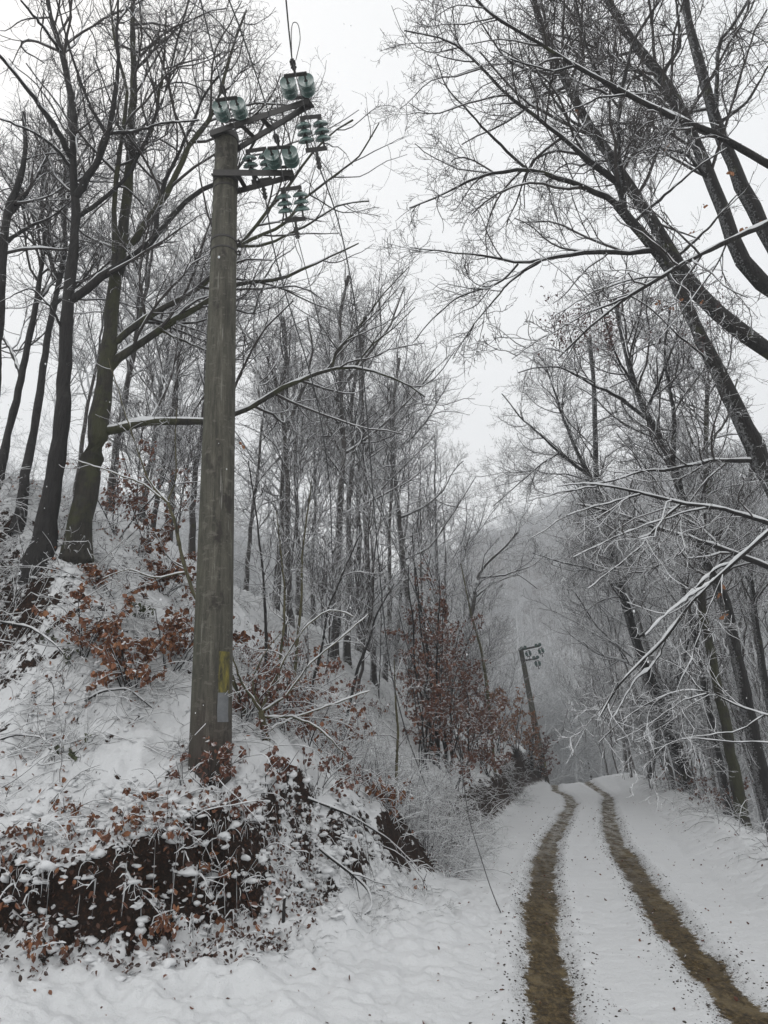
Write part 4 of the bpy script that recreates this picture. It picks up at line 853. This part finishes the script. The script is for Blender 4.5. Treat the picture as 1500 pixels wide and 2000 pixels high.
# ------------------------------------------------------------------ undergrowth, shrubs, leaves
def leaf_geo(P,D,size,rg,fold=.5):
    n=len(P); D=norm(D); s=norm(np.cross(D,rg.normal(size=(n,3)))); nn=np.cross(s,D); L_=size[:,None]; w=L_*(.27+.12*rg.random((n,1))); f=fold*(.3+rg.random((n,1))); c=.25*rg.normal(size=(n,1))
    a=P; t=P+D*L_+nn*L_*c
    r1=P+D*L_*.3+s*w+nn*w*f; r2=P+D*L_*.68+s*w*.85+nn*(w*f+L_*c*.5); l1=P+D*L_*.3-s*w+nn*w*f; l2=P+D*L_*.68-s*w*.85+nn*(w*f+L_*c*.5)
    V=np.stack([a,r1,r2,t,l2,l1],1).reshape(-1,3); b=np.arange(n)[:,None]*6
    F=np.concatenate([b+np.array([0,1,2,3]),b+np.array([0,3,4,5])]); return V,F
def leaves_obj(name,P,D,size,mat,parent,rg,origin=None):
    V,F=leaf_geo(P,D,size,rg); 
    if origin is not None: V=V-np.asarray(origin)
    rn=np.repeat(np.clip(rg.random(len(P))*.8+.2*rg.random(),0,1),6)
    return mesh(name,V,F,M[mat],parent,smooth=False,attrs={'rnd':('POINT',rn)})
def wxy(XY):
    XY=np.array(XY); x,y=warp(XY[:,0],XY[:,1]); return np.c_[x,y]
def on_ground(x,y): return height(np.asarray(x,float),np.asarray(y,float))
def brush(name,label,XY,rg,Lr=(.3,1.0),r=(.0025,.0055),up0=1.0,droop=.16,side=(.35,0),snow=1.,kidn=4.,k=7,twig='twig_snow',lumpy=.0,bias=.9):
    XY=np.array(XY); z=on_ground(XY[:,0],XY[:,1]); P0=np.c_[wxy(XY),z-.02]; n=len(P0)
    d=norm(rg.normal(size=(n,3))*np.array([bias,bias,.35])+np.array([side[0],side[1],up0])); Ln=Lr[0]+(Lr[1]-Lr[0])*rg.random(n)**1.6
    out=[P0]; c=P0; w=0
    for s in range(k-1):
        w=.4*w+rg.normal(size=d.shape)*.13; d=norm(d+w+np.array([0,0,-droop*(1+s*.25)])); c=c+d*(Ln/(k-1))[:,None]
        zz=on_ground(c[:,0],c[:,1])+.01; c=c.copy(); c[:,2]=np.maximum(c[:,2],zz); out.append(c)
    P=np.stack(out,1); Rr=(r[0]+(r[1]-r[0])*rg.random(n))[:,None]*np.linspace(1,.45,k)[None]
    g=Geo(); g.tubes(P,Rr,4); kp=kids(P,Rr,kidn,.2,.5,.06,.35,(30,65),-.02,.2,5,rg,rmin=.002); g.tubes(*kp,4)
    k2=kids(*kp,kidn*1.5,.2,.5,.04,.2,(30,65),-.02,.2,4,rg,rmin=.0018); g.tubes(*k2,4)
    sg=Geo()
    if snow: snowcaps(sg,P,Rr,0,snow,rg); snowcaps(sg,*kp,0,snow*.55,rg); 
    o=g.obj(name,M[twig],smooth=False); tag(o,label,'undergrowth',None,'stuff')
    if sg.n: sg.obj('snow_cap',M['snow'],o)
    return o,P
def sample_bank(n,rg,yr,dr,py=1.,pd=1.):
    out=[]
    while len(out)<n:
        y=yr[0]+(yr[1]-yr[0])*rg.random(400)**py; u=-(1.9+dr[0]+(dr[1]-dr[0])*rg.random(400)**pd); x=xc(y)+u
        D=footd(x,y); m=(D>.05)&(x/y>-.62); m&=(fbm(x*1.1+3,y*1.1,3)>-.12+.2*rg.random(400)); out+=list(zip(x[m],y[m]))
    return out[:n]
rg5=np.random.default_rng(55)
def edge_pts(n,rg,lo,hi,x0=-3.6,x1=.6):
    out=[]
    while len(out)<n:
        x=x0+(x1-x0)*rg.random(500); y=6+4*rg.random(500); D=footd(x,y); m=(D>lo)&(D<hi); out+=list(zip(x[m],y[m]))
    return out[:n]
brush('undergrowth','snow laden twigs and brambles arching over the near bank',sample_bank(950,rg5,(7.2,13),(0,8.5)),rg5,Lr=(.18,.8),r=(.002,.005),snow=.6,twig='twig')
brush('undergrowth','tangled snowy twigs lying over the upper slope left of the pole',[(x,y) for x,y in sample_bank(1500,rg5,(8,11.5),(2,8.5)) if x<-1.4][:700],rg5,Lr=(.3,1.1),up0=.35,droop=.05,snow=.8,bias=1.3)
brush('undergrowth','dense snowy brush along the far bank beside the track',sample_bank(3600,rg5,(11,42),(.15,6.5),1.3,1.3),rg5,Lr=(.2,.8),r=(.003,.007),side=(.6,-.2),snow=.15,twig='twig')
brush('undergrowth','tall thin snowy brush standing right of the pole foot',[(x,y) for x,y in sample_bank(1500,rg5,(8.3,14),(0,6)) if x>-1.6][:320],rg5,Lr=(.5,1.5),r=(.003,.006),twig='twig',snow=.5,side=(-.1,0),droop=.08)
brush('undergrowth','dark snowy stems and brambles crowding the bank right of the pole',[(x,y) for x,y in sample_bank(2400,rg5,(9.3,17),(.4,7.5)) if x>-1.8][:1300],rg5,Lr=(.25,1.15),r=(.002,.005),twig='twig',snow=.4,droop=.12,side=(.15,-.1),kidn=5.)
brush('undergrowth','short snowy sprigs and grass on the snow apron below the bank',edge_pts(260,rg5,-.5,.5,-1.3,.7),rg5,Lr=(.08,.3),r=(.0015,.003),twig='twig',snow=.4,up0=.7)
def sample_right(n,rg):
    out=[]
    while len(out)<n:
        y=11+30*rg.random(300); u=2.7+3.9*rg.random(300); out+=list(zip(xc(y)+u,y))
    return out[:n]
brush('undergrowth','dark snowy brush on the drop behind the right verge',sample_right(1500,rg5),rg5,Lr=(.3,1.1),r=(.004,.008),snow=.5,side=(-.3,-.1))
# drooping tufts of grass and twigs over the raw edge of the near cut
brush('drooping_grass','snow crusted grass and roots drooping over the raw cut in the near bank',edge_pts(360,rg5,.35,.75),rg5,Lr=(.08,.34),r=(.0014,.0026),up0=.5,droop=.34,side=(.25,-.9),snow=.5,kidn=2.,bias=.7)
brush('undergrowth','thin snowy sprigs growing out of the raw cut in the near bank',edge_pts(60,rg5,-.05,.35,-4.,-1.2),rg5,Lr=(.1,.35),r=(.002,.0035),up0=.3,droop=.1,side=(.2,-1.),snow=.9,kidn=7.)
brush('verge_grass','sparse dark grass tips poking through the snow of the right verge',[(float(xc(y))+u,y) for y,u in zip(8+24*rg5.random(420)**1.2,1.9+1.6*rg5.random(420))],rg5,Lr=(.04,.22),r=(.0015,.003),snow=0,kidn=1.5,twig='twig')
def stalks(name,label,spots,mat,leaf=None): pass
def shrub(label,u,v,H,Wd,nst,nlv,mat='leaf',Y=None,lsize=(.045,.08),name='shrub',cat='shrub',group='leafy shrubs on the bank',seed=0,snow=.9,up=.02,stem='bark',lean=(0,0),hang=.9):
    rg=np.random.default_rng(900+seed+int(u)); b=np.array(G(u,v)) if Y is None else at(u,v,Y)
    b[2]=float(height(b[0],b[1])); root=empty(name,b,label,cat,group)
    d=norm(rg.normal(size=(nst,3))*np.array([Wd/H,Wd/H,.1])*.55+np.array([lean[0],lean[1],1.])); k=9; c=np.repeat(b[None],nst,0)+rg.normal(size=(nst,3))*np.array([.05,.05,0]); c[:,2]-=.05; out=[c]; L_=H*(.6+.5*rg.random(nst))
    for s in range(k-1): d=norm(d+rg.normal(size=d.shape)*.10); c=c+d*(L_/(k-1))[:,None]; out.append(c)
    P=np.stack(out,1); Rr=(H*.0055+.003)*(.6+.6*rg.random(nst))[:,None]*np.linspace(1,.35,k)[None]
    k1=kids(P,Rr,7/max(H,.8)**.5,.2,.5,.12*H,.55*Wd,(40,75),up,.12,7,rg,rmin=.0022); k2=kids(*k1,6.,.15,.5,.05,.3*Wd,(30,60),up,.16,5,rg,rmin=.0018)
    g=Geo(); g.tubes(P,Rr,6); g.tubes(*k1,4); g.tubes(*k2,4); g.obj('stems',M[stem],root,b,smooth=False); sg=Geo()
    if snow: snowcaps(sg,P,Rr,0,snow,rg); snowcaps(sg,*k1,0,snow*.6,rg); snowcaps(sg,*k2,0,snow*.4,rg); sg.obj('snow_cap',M['snow'],root,b)
    if nlv:
        A=np.concatenate([k2[0].reshape(-1,3),k1[0][:,3:].reshape(-1,3)]); 
        # leaves cluster on some twigs and leave others bare
        w=.15+np.clip(fbm(A[:,0]*3+u,A[:,1]*3+A[:,2]*4,2)+.25,0,1); i=rg.choice(len(A),nlv,p=w/w.sum())
        p=A[i]+rg.normal(size=(nlv,3))*.012; D=norm(rg.normal(size=(nlv,3))*.55+np.array([0,0,-hang])); leaves_obj('leaves',p,D,lsize[0]+(lsize[1]-lsize[0])*rg.random(nlv),mat,root,rg,b)
    return root
GL='leafy shrubs on the bank'
shrub('broad brown leaved shrub left of the pole, lowest of its clump',255,1345,1.1,1.2,10,1250,'leaf',seed=1,lsize=(.05,.085))
shrub('brown leaved shrub nearest the left edge with leaves hanging over snow',165,1290,.9,1.1,9,750,'leaf',seed=2,lsize=(.05,.085))
shrub('brown leaved shrub touching the left side of the pole',335,1300,1.1,1.1,10,950,'leaf',seed=3,lsize=(.05,.085))
shrub('low brown leaved shrub below the mossy trunk',215,1175,.7,1.4,9,550,seed=4,lsize=(.05,.09))
shrub('brown leaved shrub behind the thin greenish sapling',320,1160,1.0,1.4,10,800,seed=5,lsize=(.05,.09))
shrub('upright russet shrub with hanging leaves right of the mossy trunk',275,1095,.9,.4,5,200,seed=6,lsize=(.06,.1))
shrub('small russet shrub on the crest left of the pole',312,1085,.6,.35,4,110,seed=7,lsize=(.06,.1))
shrub('pinkish beech sapling holding its leaves behind the mossy trunk',235,1045,2.1,1.6,5,520,'leaf_red',Y=13.5,seed=8,lsize=(.05,.09),snow=.6)
shrub('pinkish beech sapling holding its leaves in front of far trunks left of the pole',290,1060,1.6,1.2,5,330,'leaf_red',Y=14.5,seed=9,lsize=(.05,.09),snow=.6)
shrub('dark red leaved shrub in front of the pole foot',403,1545,.50,.5,9,520,'leaf_red',Y=7.75,seed=10,lsize=(.03,.055))
shrub('red brown shrub capped with snow at the lower right of the pole foot',470,1600,.45,.6,10,620,'leaf_red',Y=7.7,seed=11,lsize=(.035,.06))
shrub('tiny red brown shrub at the left foot of the pole',365,1520,.35,.35,6,200,'leaf_red',Y=7.8,seed=12,lsize=(.03,.05))
shrub('reddish shrub just right of the pole at the height of the paint marks',478,1400,.9,.8,8,520,'leaf_red',Y=9.2,seed=13,lsize=(.04,.07))
shrub('reddish shrub under the arching snowy stem',560,1380,1.1,1.0,8,380,'leaf_red',Y=10,seed=14,lsize=(.04,.07))
shrub('sparse brown leaved shrub right of the arching stem',655,1350,1.0,1.0,7,240,'leaf',Y=11.5,seed=15)
shrub('brown leaved shrub in the middle of the brush right of the pole',600,1465,.8,.9,7,200,'leaf',Y=9.8,seed=16)
shrub('red leaved shrub on the crest right of the pole',530,1290,1.2,.9,6,260,'leaf_red',Y=12.5,seed=17)
shrub('orange brown shrub left of the twin trunks',590,1262,1.4,.8,6,200,'leaf',Y=13.5,seed=18,lsize=(.05,.08))
shrub('drooping brown leaf clump on the steep bank above the track',765,1600,.6,.9,9,420,'leaf',Y=11.2,seed=19,lsize=(.05,.09))
shrub('brown leaf clump on the bank left of the single straight stem',715,1570,.5,.8,8,280,'leaf_red',Y=11,seed=20,lsize=(.05,.08))
for i_,(u_,v_,H_,nl_,mt_,lb_) in enumerate([(500,1330,.9,300,'leaf','brown leaved shrub touching the right side of the pole above the paint marks'),(555,1440,.6,200,'leaf_red','low red leaved shrub under the forked sapling'),(640,1430,.7,180,'leaf','thin brown leaved shrub below the sparse one'),(690,1380,.8,170,'leaf_red','thin red leaved shrub left of the russet thicket'),(735,1400,.6,120,'leaf','small brown leaved shrub on open snow left of the thicket'),(620,1530,.5,150,'leaf_red','small red leaved clump low in the brush'),(520,1540,.5,260,'leaf_red','red brown shrub right of the snow capped one at the pole foot'),(575,1330,1.1,260,'leaf','tall thin brown leaved shrub behind the forked sapling')]):
    shrub(lb_,u_,v_,H_,H_,7,nl_,mt_,seed=80+i_,lsize=(.04,.075))
shrub('small leafy shoot on the open snow of the bank',765,1470,.5,.3,4,90,'leaf_red',Y=13,seed=21,lsize=(.05,.09))
for i,(u,v,lab) in enumerate([(60,1650,'leaf tuft drooping over the near cut by the left edge'),(150,1640,'second leaf tuft from the left edge on the lip of the near cut'),(250,1640,'leaf tuft capped by thick snow above the middle of the near cut'),(345,1660,'leaf tuft hanging over the right half of the near cut'),(430,1690,'rightmost leaf tuft on the lip of the near cut'),(120,1590,'brown leaf tuft on the snow above the near cut'),(280,1560,'small leaf tuft between the near cut and the pole'),(330,1800,'leafy tuft in the snow at the foot of the near cut'),(60,1850,'leafy tuft low at the left edge below the near cut')]):
    shrub(lab,u,v,.24,.45,8,100,'leaf',seed=30+i,lsize=(.03,.06),snow=1.1,name='leaf_tuft',cat='leaf tuft',group='leaf tufts along the near cut',lean=(.1,-.6),up=-.08)
GR='russet beech saplings along the bank'
for i,(u,v,Y,H,Wd,nl,mt,lab) in enumerate([(850,1440,19,4.6,2.0,2400,'leaf_red','tall russet beech sapling, leftmost of the thicket'),(878,1450,20,3.9,2.2,2300,'leaf_red','dense russet beech sapling in the heart of the thicket'),
   (912,1455,22,3.4,2.4,2200,'leaf_red','russet beech sapling right of the thicket centre'),(822,1400,17,2.4,1.6,900,'leaf_red','low russet sapling at the left foot of the thicket'),(945,1470,25,2.8,2.2,1500,'leaf_red','russet sapling low at the right end of the thicket'),
   (975,1440,30,2.5,2.0,1500,'leaf_orange','orange brown beech shrub left of the far pole'),(1008,1450,33.5,2.6,1.8,1300,'leaf_orange','orange brown shrub at the foot of the far pole'),(890,1490,18,1.8,2.0,1000,'leaf_red','low russet shrub spilling down the bank below the thicket'),
   (950,1500,24,1.6,2.2,900,'leaf_red','low russet shrub above the narrow end of the track'),(1065,1500,36.8,1.3,.9,400,'leaf_red','small dark red shrub at the bend of the bank'),(1034,1450,35.2,2.5,1.6,1100,'leaf_orange','orange brown shrub hiding the lower part of the far pole'),(1050,1470,36,1.9,1.3,700,'leaf_red','russet shrub right against the foot of the far pole')]):
    shrub(lab,u,v,H*1.08,Wd*.62,7,int(nl*.95),mt,Y=Y,seed=40+i,lsize=(.05,.10),group=GR,snow=.15,name='beech_sapling',cat='sapling',up=.05,hang=.6)
GE='low evergreen shoots on the slope'
for i,(u,v,H,lab) in enumerate([(128,1490,.3,'green leaved shoot with snow near the lower left'),(118,1300,.35,'green leaved bramble shoot on the left slope'),(268,1215,.4,'green leaved shoot among brown leaves left of the pole'),(92,1255,.2,'tiny green shoot near the left edge')]):
    shrub(lab,u,v,H,.35,5,40,'leaf_green',seed=60+i,lsize=(.05,.08),group=GE,snow=1.2,name='evergreen_shoot',cat='shoot',hang=.3)
shrub('reddish leafy shrub far behind the right leaning trunks',1430,1520,1.6,2.0,7,600,'leaf_red',Y=22,seed=70,group='shrubs in the right ravine',lsize=(.05,.09),snow=.5)
shrub('dull red leafy shrub low between the right trunks',1370,1500,1.8,2.2,7,600,'leaf_red',Y=26,seed=71,group='shrubs in the right ravine',lsize=(.05,.09),snow=.5)
# dead leaves lying about
def litter(name,label,XY,rg,size,mat,tilt=.5,lift=.01,nearvert=False):
    XY=np.array(XY); z=on_ground(XY[:,0],XY[:,1]); n=len(XY); e=.03
    gx=(on_ground(XY[:,0]+e,XY[:,1])-z)/e; gy=(on_ground(XY[:,0],XY[:,1]+e)-z)/e; Nn=norm(np.stack([-gx,-gy,np.ones(n)],1))
    q=rg.normal(size=(n,3)); T=norm(q-(q*Nn).sum(1,keepdims=True)*Nn); D=norm(T+tilt*rg.normal(size=(n,3)))
    P=np.c_[wxy(XY),z]+Nn*lift*(1+rg.random((n,1))*2)
    o=leaves_obj(name,P,D,size[0]+(size[1]-size[0])*rg.random(n),mat,None,rg); tag(o,label,'fallen leaves',None,'stuff'); return o
litter('fallen_leaves','brown leaves packed in the raw dark cut of the near bank',edge_pts(2200,rg5,-.3,.75,-4.4,-.6),rg5,(.02,.055),'litter',.7,.02)
litter('fallen_leaves','larger copper beech leaves caught on the raw cut of the near bank',edge_pts(260,rg5,.0,.7,-4.2,-1.),rg5,(.04,.085),'leaf',.8,.03)
litter('fallen_leaves','scattered brown leaves on the snowy near bank',sample_bank(1400,rg5,(7,13),(0,8)),rg5,(.03,.07),'leaf',.6,.015)
def road_pts(n,rg):
    y=6+rg.random(n)**1.5*20; u=-1.9+rg.random(n)*5.0; x=xc(y)+u; m=rg.random(n)<.5; x=np.where(m&(y<9),-3+rg.random(n)*4,x); y=np.where(m&(y<9),5.6+rg.random(n)*1.6,y); return np.c_[x,y]
litter('fallen_leaves','few small dark leaves dotted over the snow of the track',road_pts(520,rg5),rg5,(.015,.05),'leaf_red',.35,.006)
# crumbs of mud and stones beside the ruts
_ic=None
def blobs(name,label,P,r,mat,rg,flat=.6,cat=None,defm=.35,parent=None):
    global _ic
    if _ic is None:
        import bmesh
        bm=bmesh.new(); bmesh.ops.create_icosphere(bm,subdivisions=2,radius=1); _ic=(np.array([v.co[:] for v in bm.verts]),np.array([[v.index for v in f.verts] for f in bm.faces])); bm.free()
    V0,F0=_ic; n=len(P); A=rg.normal(size=(n,3,3))*.9; ph=rg.random((n,3,1))*6
    d=1+defm*np.sin(np.einsum('vc,nkc->nkv',V0,A)*2.2+ph).sum(1)/1.8; sc=r[:,None,None]*np.stack([.8+.6*rg.random(n),.8+.6*rg.random(n),np.full(n,flat)],1)[:,None,:]
    V=V0[None]*d[...,None]*sc+P[:,None,:]; F=(F0[None]+np.arange(n)[:,None,None]*len(V0)).reshape(-1,3)
    o=mesh(name,V.reshape(-1,3),F,M[mat],parent)
    if label: tag(o,label,cat,None,'stuff')
    return o
M['crumb']=mat_plain('mud_crumb',(.035,.027,.018),.8,0,.6,40,snow=False)
n=3200; Tn=[TL,TR]; pts=[]
for i in range(n):
    T=Tn[i%2]; y=5.2+rg5.random()**1.7*16; x=np.interp(y,T[:,1],T[:,0]); s=rg5.choice([-1,1]); off=.21+abs(rg5.normal())*(.10+.05*(y<9)); pts.append((x+s*off,y))
pts=np.array(pts); P=np.c_[pts,on_ground(pts[:,0],pts[:,1])+.002]; blobs('mud_crumbs','dark crumbs of mud thrown out beside the wheel ruts',P,.003+.009*rg5.random(n)**3,'crumb',rg5,.6,'mud crumbs')
# pillows of snow resting on tufts along the near bank
E=np.array(edge_pts(700,rg5,.30,1.0,-4.,.2)); E2=np.array([(x,y) for x,y in sample_bank(1100,rg5,(7,10.5),(0,7))]); E3=np.array(edge_pts(140,rg5,-.35,.1,-4.,-.2)+edge_pts(150,rg5,0.,.4,-4.,-1.))
XY=np.concatenate([E,E2,E3]); r=np.r_[.015+.04*rg5.random(len(E))**2.2,.010+.028*rg5.random(len(E2))**2,.015+.035*rg5.random(len(E3))**2]
P=np.c_[wxy(XY),on_ground(XY[:,0],XY[:,1])+r*.05]; blobs('snow_pillows','rounded pillows of snow capping tufts on the near bank',P,r,'snow',rg5,.6,'snow',.7)
# stake and fallen branches
b=np.array(G(553,1800,height)); st=empty('wooden_stake',b,'short dark broken stake poking from the snow below the bank','stake'); g=Geo()
P,Rr=as_set([np.array([[0,0,-.08,.016],[.004,0,.06,.017],[0,.01,.15,.014],[.008,.01,.2,.010]])],9); g.tubes(P,Rr,8,lump=.3); g.obj('stick',M['bark'],st); 
V0=np.array([[.004,.008,.2]]); blobs('snow_cap',None,V0,np.array([.018]),'snow',rg5,.7,parent=st)
def fallen(label,pts,r0,r1,snow=1.5,name='fallen_branch'):
    L3=[]; 
    for i,(u,v,dz) in enumerate(pts):
        p=np.array(G(u,v,height)); d=ray(u,v); 
        if dz: p=p-d*dz
        L3.append((*p,r0+(r1-r0)*i/(len(pts)-1)))
    P,Rr=as_set([np.array(L3)],18); rg=np.random.default_rng(int(pts[0][0])); root=empty(name,P[0,0],label,'fallen branch','fallen branches on the bank'); g=Geo(); g.tubes(P,Rr,7,lump=.15)
    k1=kids(P,Rr,2.2,.15,.4,.08,.5,(30,60),0,.15,6,rg,rmin=.002); g.tubes(*k1,4); g.obj('wood',M['bark'],root,P[0,0]); s=Geo(); snowcaps(s,P,Rr,0,snow,rg); snowcaps(s,*k1,0,snow*.5,rg); 
    if s.n: s.obj('snow_cap',M['snow'],root,P[0,0])
fallen('bent snowy branch curling down the bank in the lower middle',[(615,1650,0),(650,1680,.15),(690,1710,.2),(722,1740,.2),(728,1775,.1),(700,1795,0)],.014,.006)
fallen('snowy branch lying across the left slope near the left edge',[(0,1215,.0),(60,1225,.15),(110,1260,.2),(150,1310,0)],.014,.007)
fallen('arched snowy branch on the left slope below the brown shrubs',[(165,1370,0),(200,1350,.2),(250,1345,.3),(300,1385,0)],.013,.006)
fallen('snowy branch arching from the left edge low on the slope',[(0,1445,0),(30,1435,.15),(80,1440,.2),(120,1470,0)],.010,.004)
fallen('long snowy branch leaning on the slope left of the pole',[(190,1130,.3),(240,1100,.5),(290,1140,.4),(350,1130,.3)],.012,.006)
fallen('snowy branch sloping down the bank to the right of the brush',[(600,1560,0),(680,1590,.2),(760,1640,.2),(820,1700,0)],.012,.005)
for i,(pp,lab) in enumerate([([(1040,1455,.2),(1070,1440,.5),(1110,1470,.4),(1150,1500,.1)],'lone branch arching out of the far bank over the bend'),([(1030,1480,.1),(1070,1480,.3),(1100,1500,.1)],'fallen branch lying down the far end of the bank')]): fallen(lab,pp,.03,.014)
# dangling seed clusters and the last leaves of the right hand tree
rs=np.random.default_rng(77); cl=[];cd=[]
for i in range(20):
    u=rs.uniform(1075,1205); v=rs.uniform(590,640); Y=rs.uniform(8.3,9.3); p0=at(u,v,Y); L_=rs.uniform(.15,.75)
    for k_ in range(int(L_*75)): cl.append(p0+np.array([rs.normal()*.022,rs.normal()*.022,-L_*rs.random()])); cd.append(rs.normal(size=3)*.6+[0,0,-.5])
for i in range(70):
    u=rs.uniform(1040,1420); v=rs.uniform(540,700); p0=at(u,v,rs.uniform(8.3,9.5)); 
    for k_ in range(4): cl.append(p0+rs.normal(size=3)*.03); cd.append(rs.normal(size=3)+[0,0,-.5])
o=leaves_obj('seed_cluster',np.array(cl),np.array(cd),.022+.02*rs.random(len(cl)),'seed',a,rs,np.array(a.location))
lv=[(1373,588),(1313,600),(1325,590),(1375,400),(1455,445),(1430,335),(1130,218),(1300,290),(1483,435),(1407,1142),(1405,1158),(1415,1205),(1355,450),(1290,590),(473,870)]
P=np.array([at(u+rs.normal()*2,v+rs.normal()*2,9.) for u,v in lv for _ in range(3)]); leaves_obj('last_leaves',P,rs.normal(size=(len(P),3))+[0,0,-.6],.05+.03*rs.random(len(P)),'leaf_orange',a,rs,np.array(a.location))
# ------------------------------------------------------------------ haze
def haze():
    lo=(-170,-35,-14.0); hi=(190,345,150)
    V=np.array([(x,y,z) for x in (lo[0],hi[0]) for y in (lo[1],hi[1]) for z in (lo[2],hi[2])],float)
    F=np.array([[0,1,3,2],[4,6,7,5],[0,4,5,1],[2,3,7,6],[0,2,6,4],[1,5,7,3]])
    m=bpy.data.materials.new('haze_air'); m.use_nodes=True; t=m.node_tree; t.nodes.clear()
    o=t.nodes.new('ShaderNodeOutputMaterial'); v=t.nodes.new('ShaderNodeVolumePrincipled'); v.inputs['Color'].default_value=(.82,.84,.87,1); v.inputs['Density'].default_value=HAZE
    t.links.new(v.outputs[0],o.inputs['Volume'])
    o=mesh('haze',V,F,m,smooth=False); tag(o,'thin even winter haze between the trees',None,None,'stuff')
HAZE=.0016
haze()

rf=np.random.default_rng(5); Yf=2.5+7*rf.random(420); P=np.array([at(u,v,Y) for u,v,Y in zip(rf.uniform(-80,1580,420),rf.uniform(-60,1500,420),Yf)])
blobs('snowflakes','sparse tiny snowflakes drifting down in front of the wood',P,.0022+.0016*rf.random(420),'snow',rf,1.6,'snowflakes',.1)
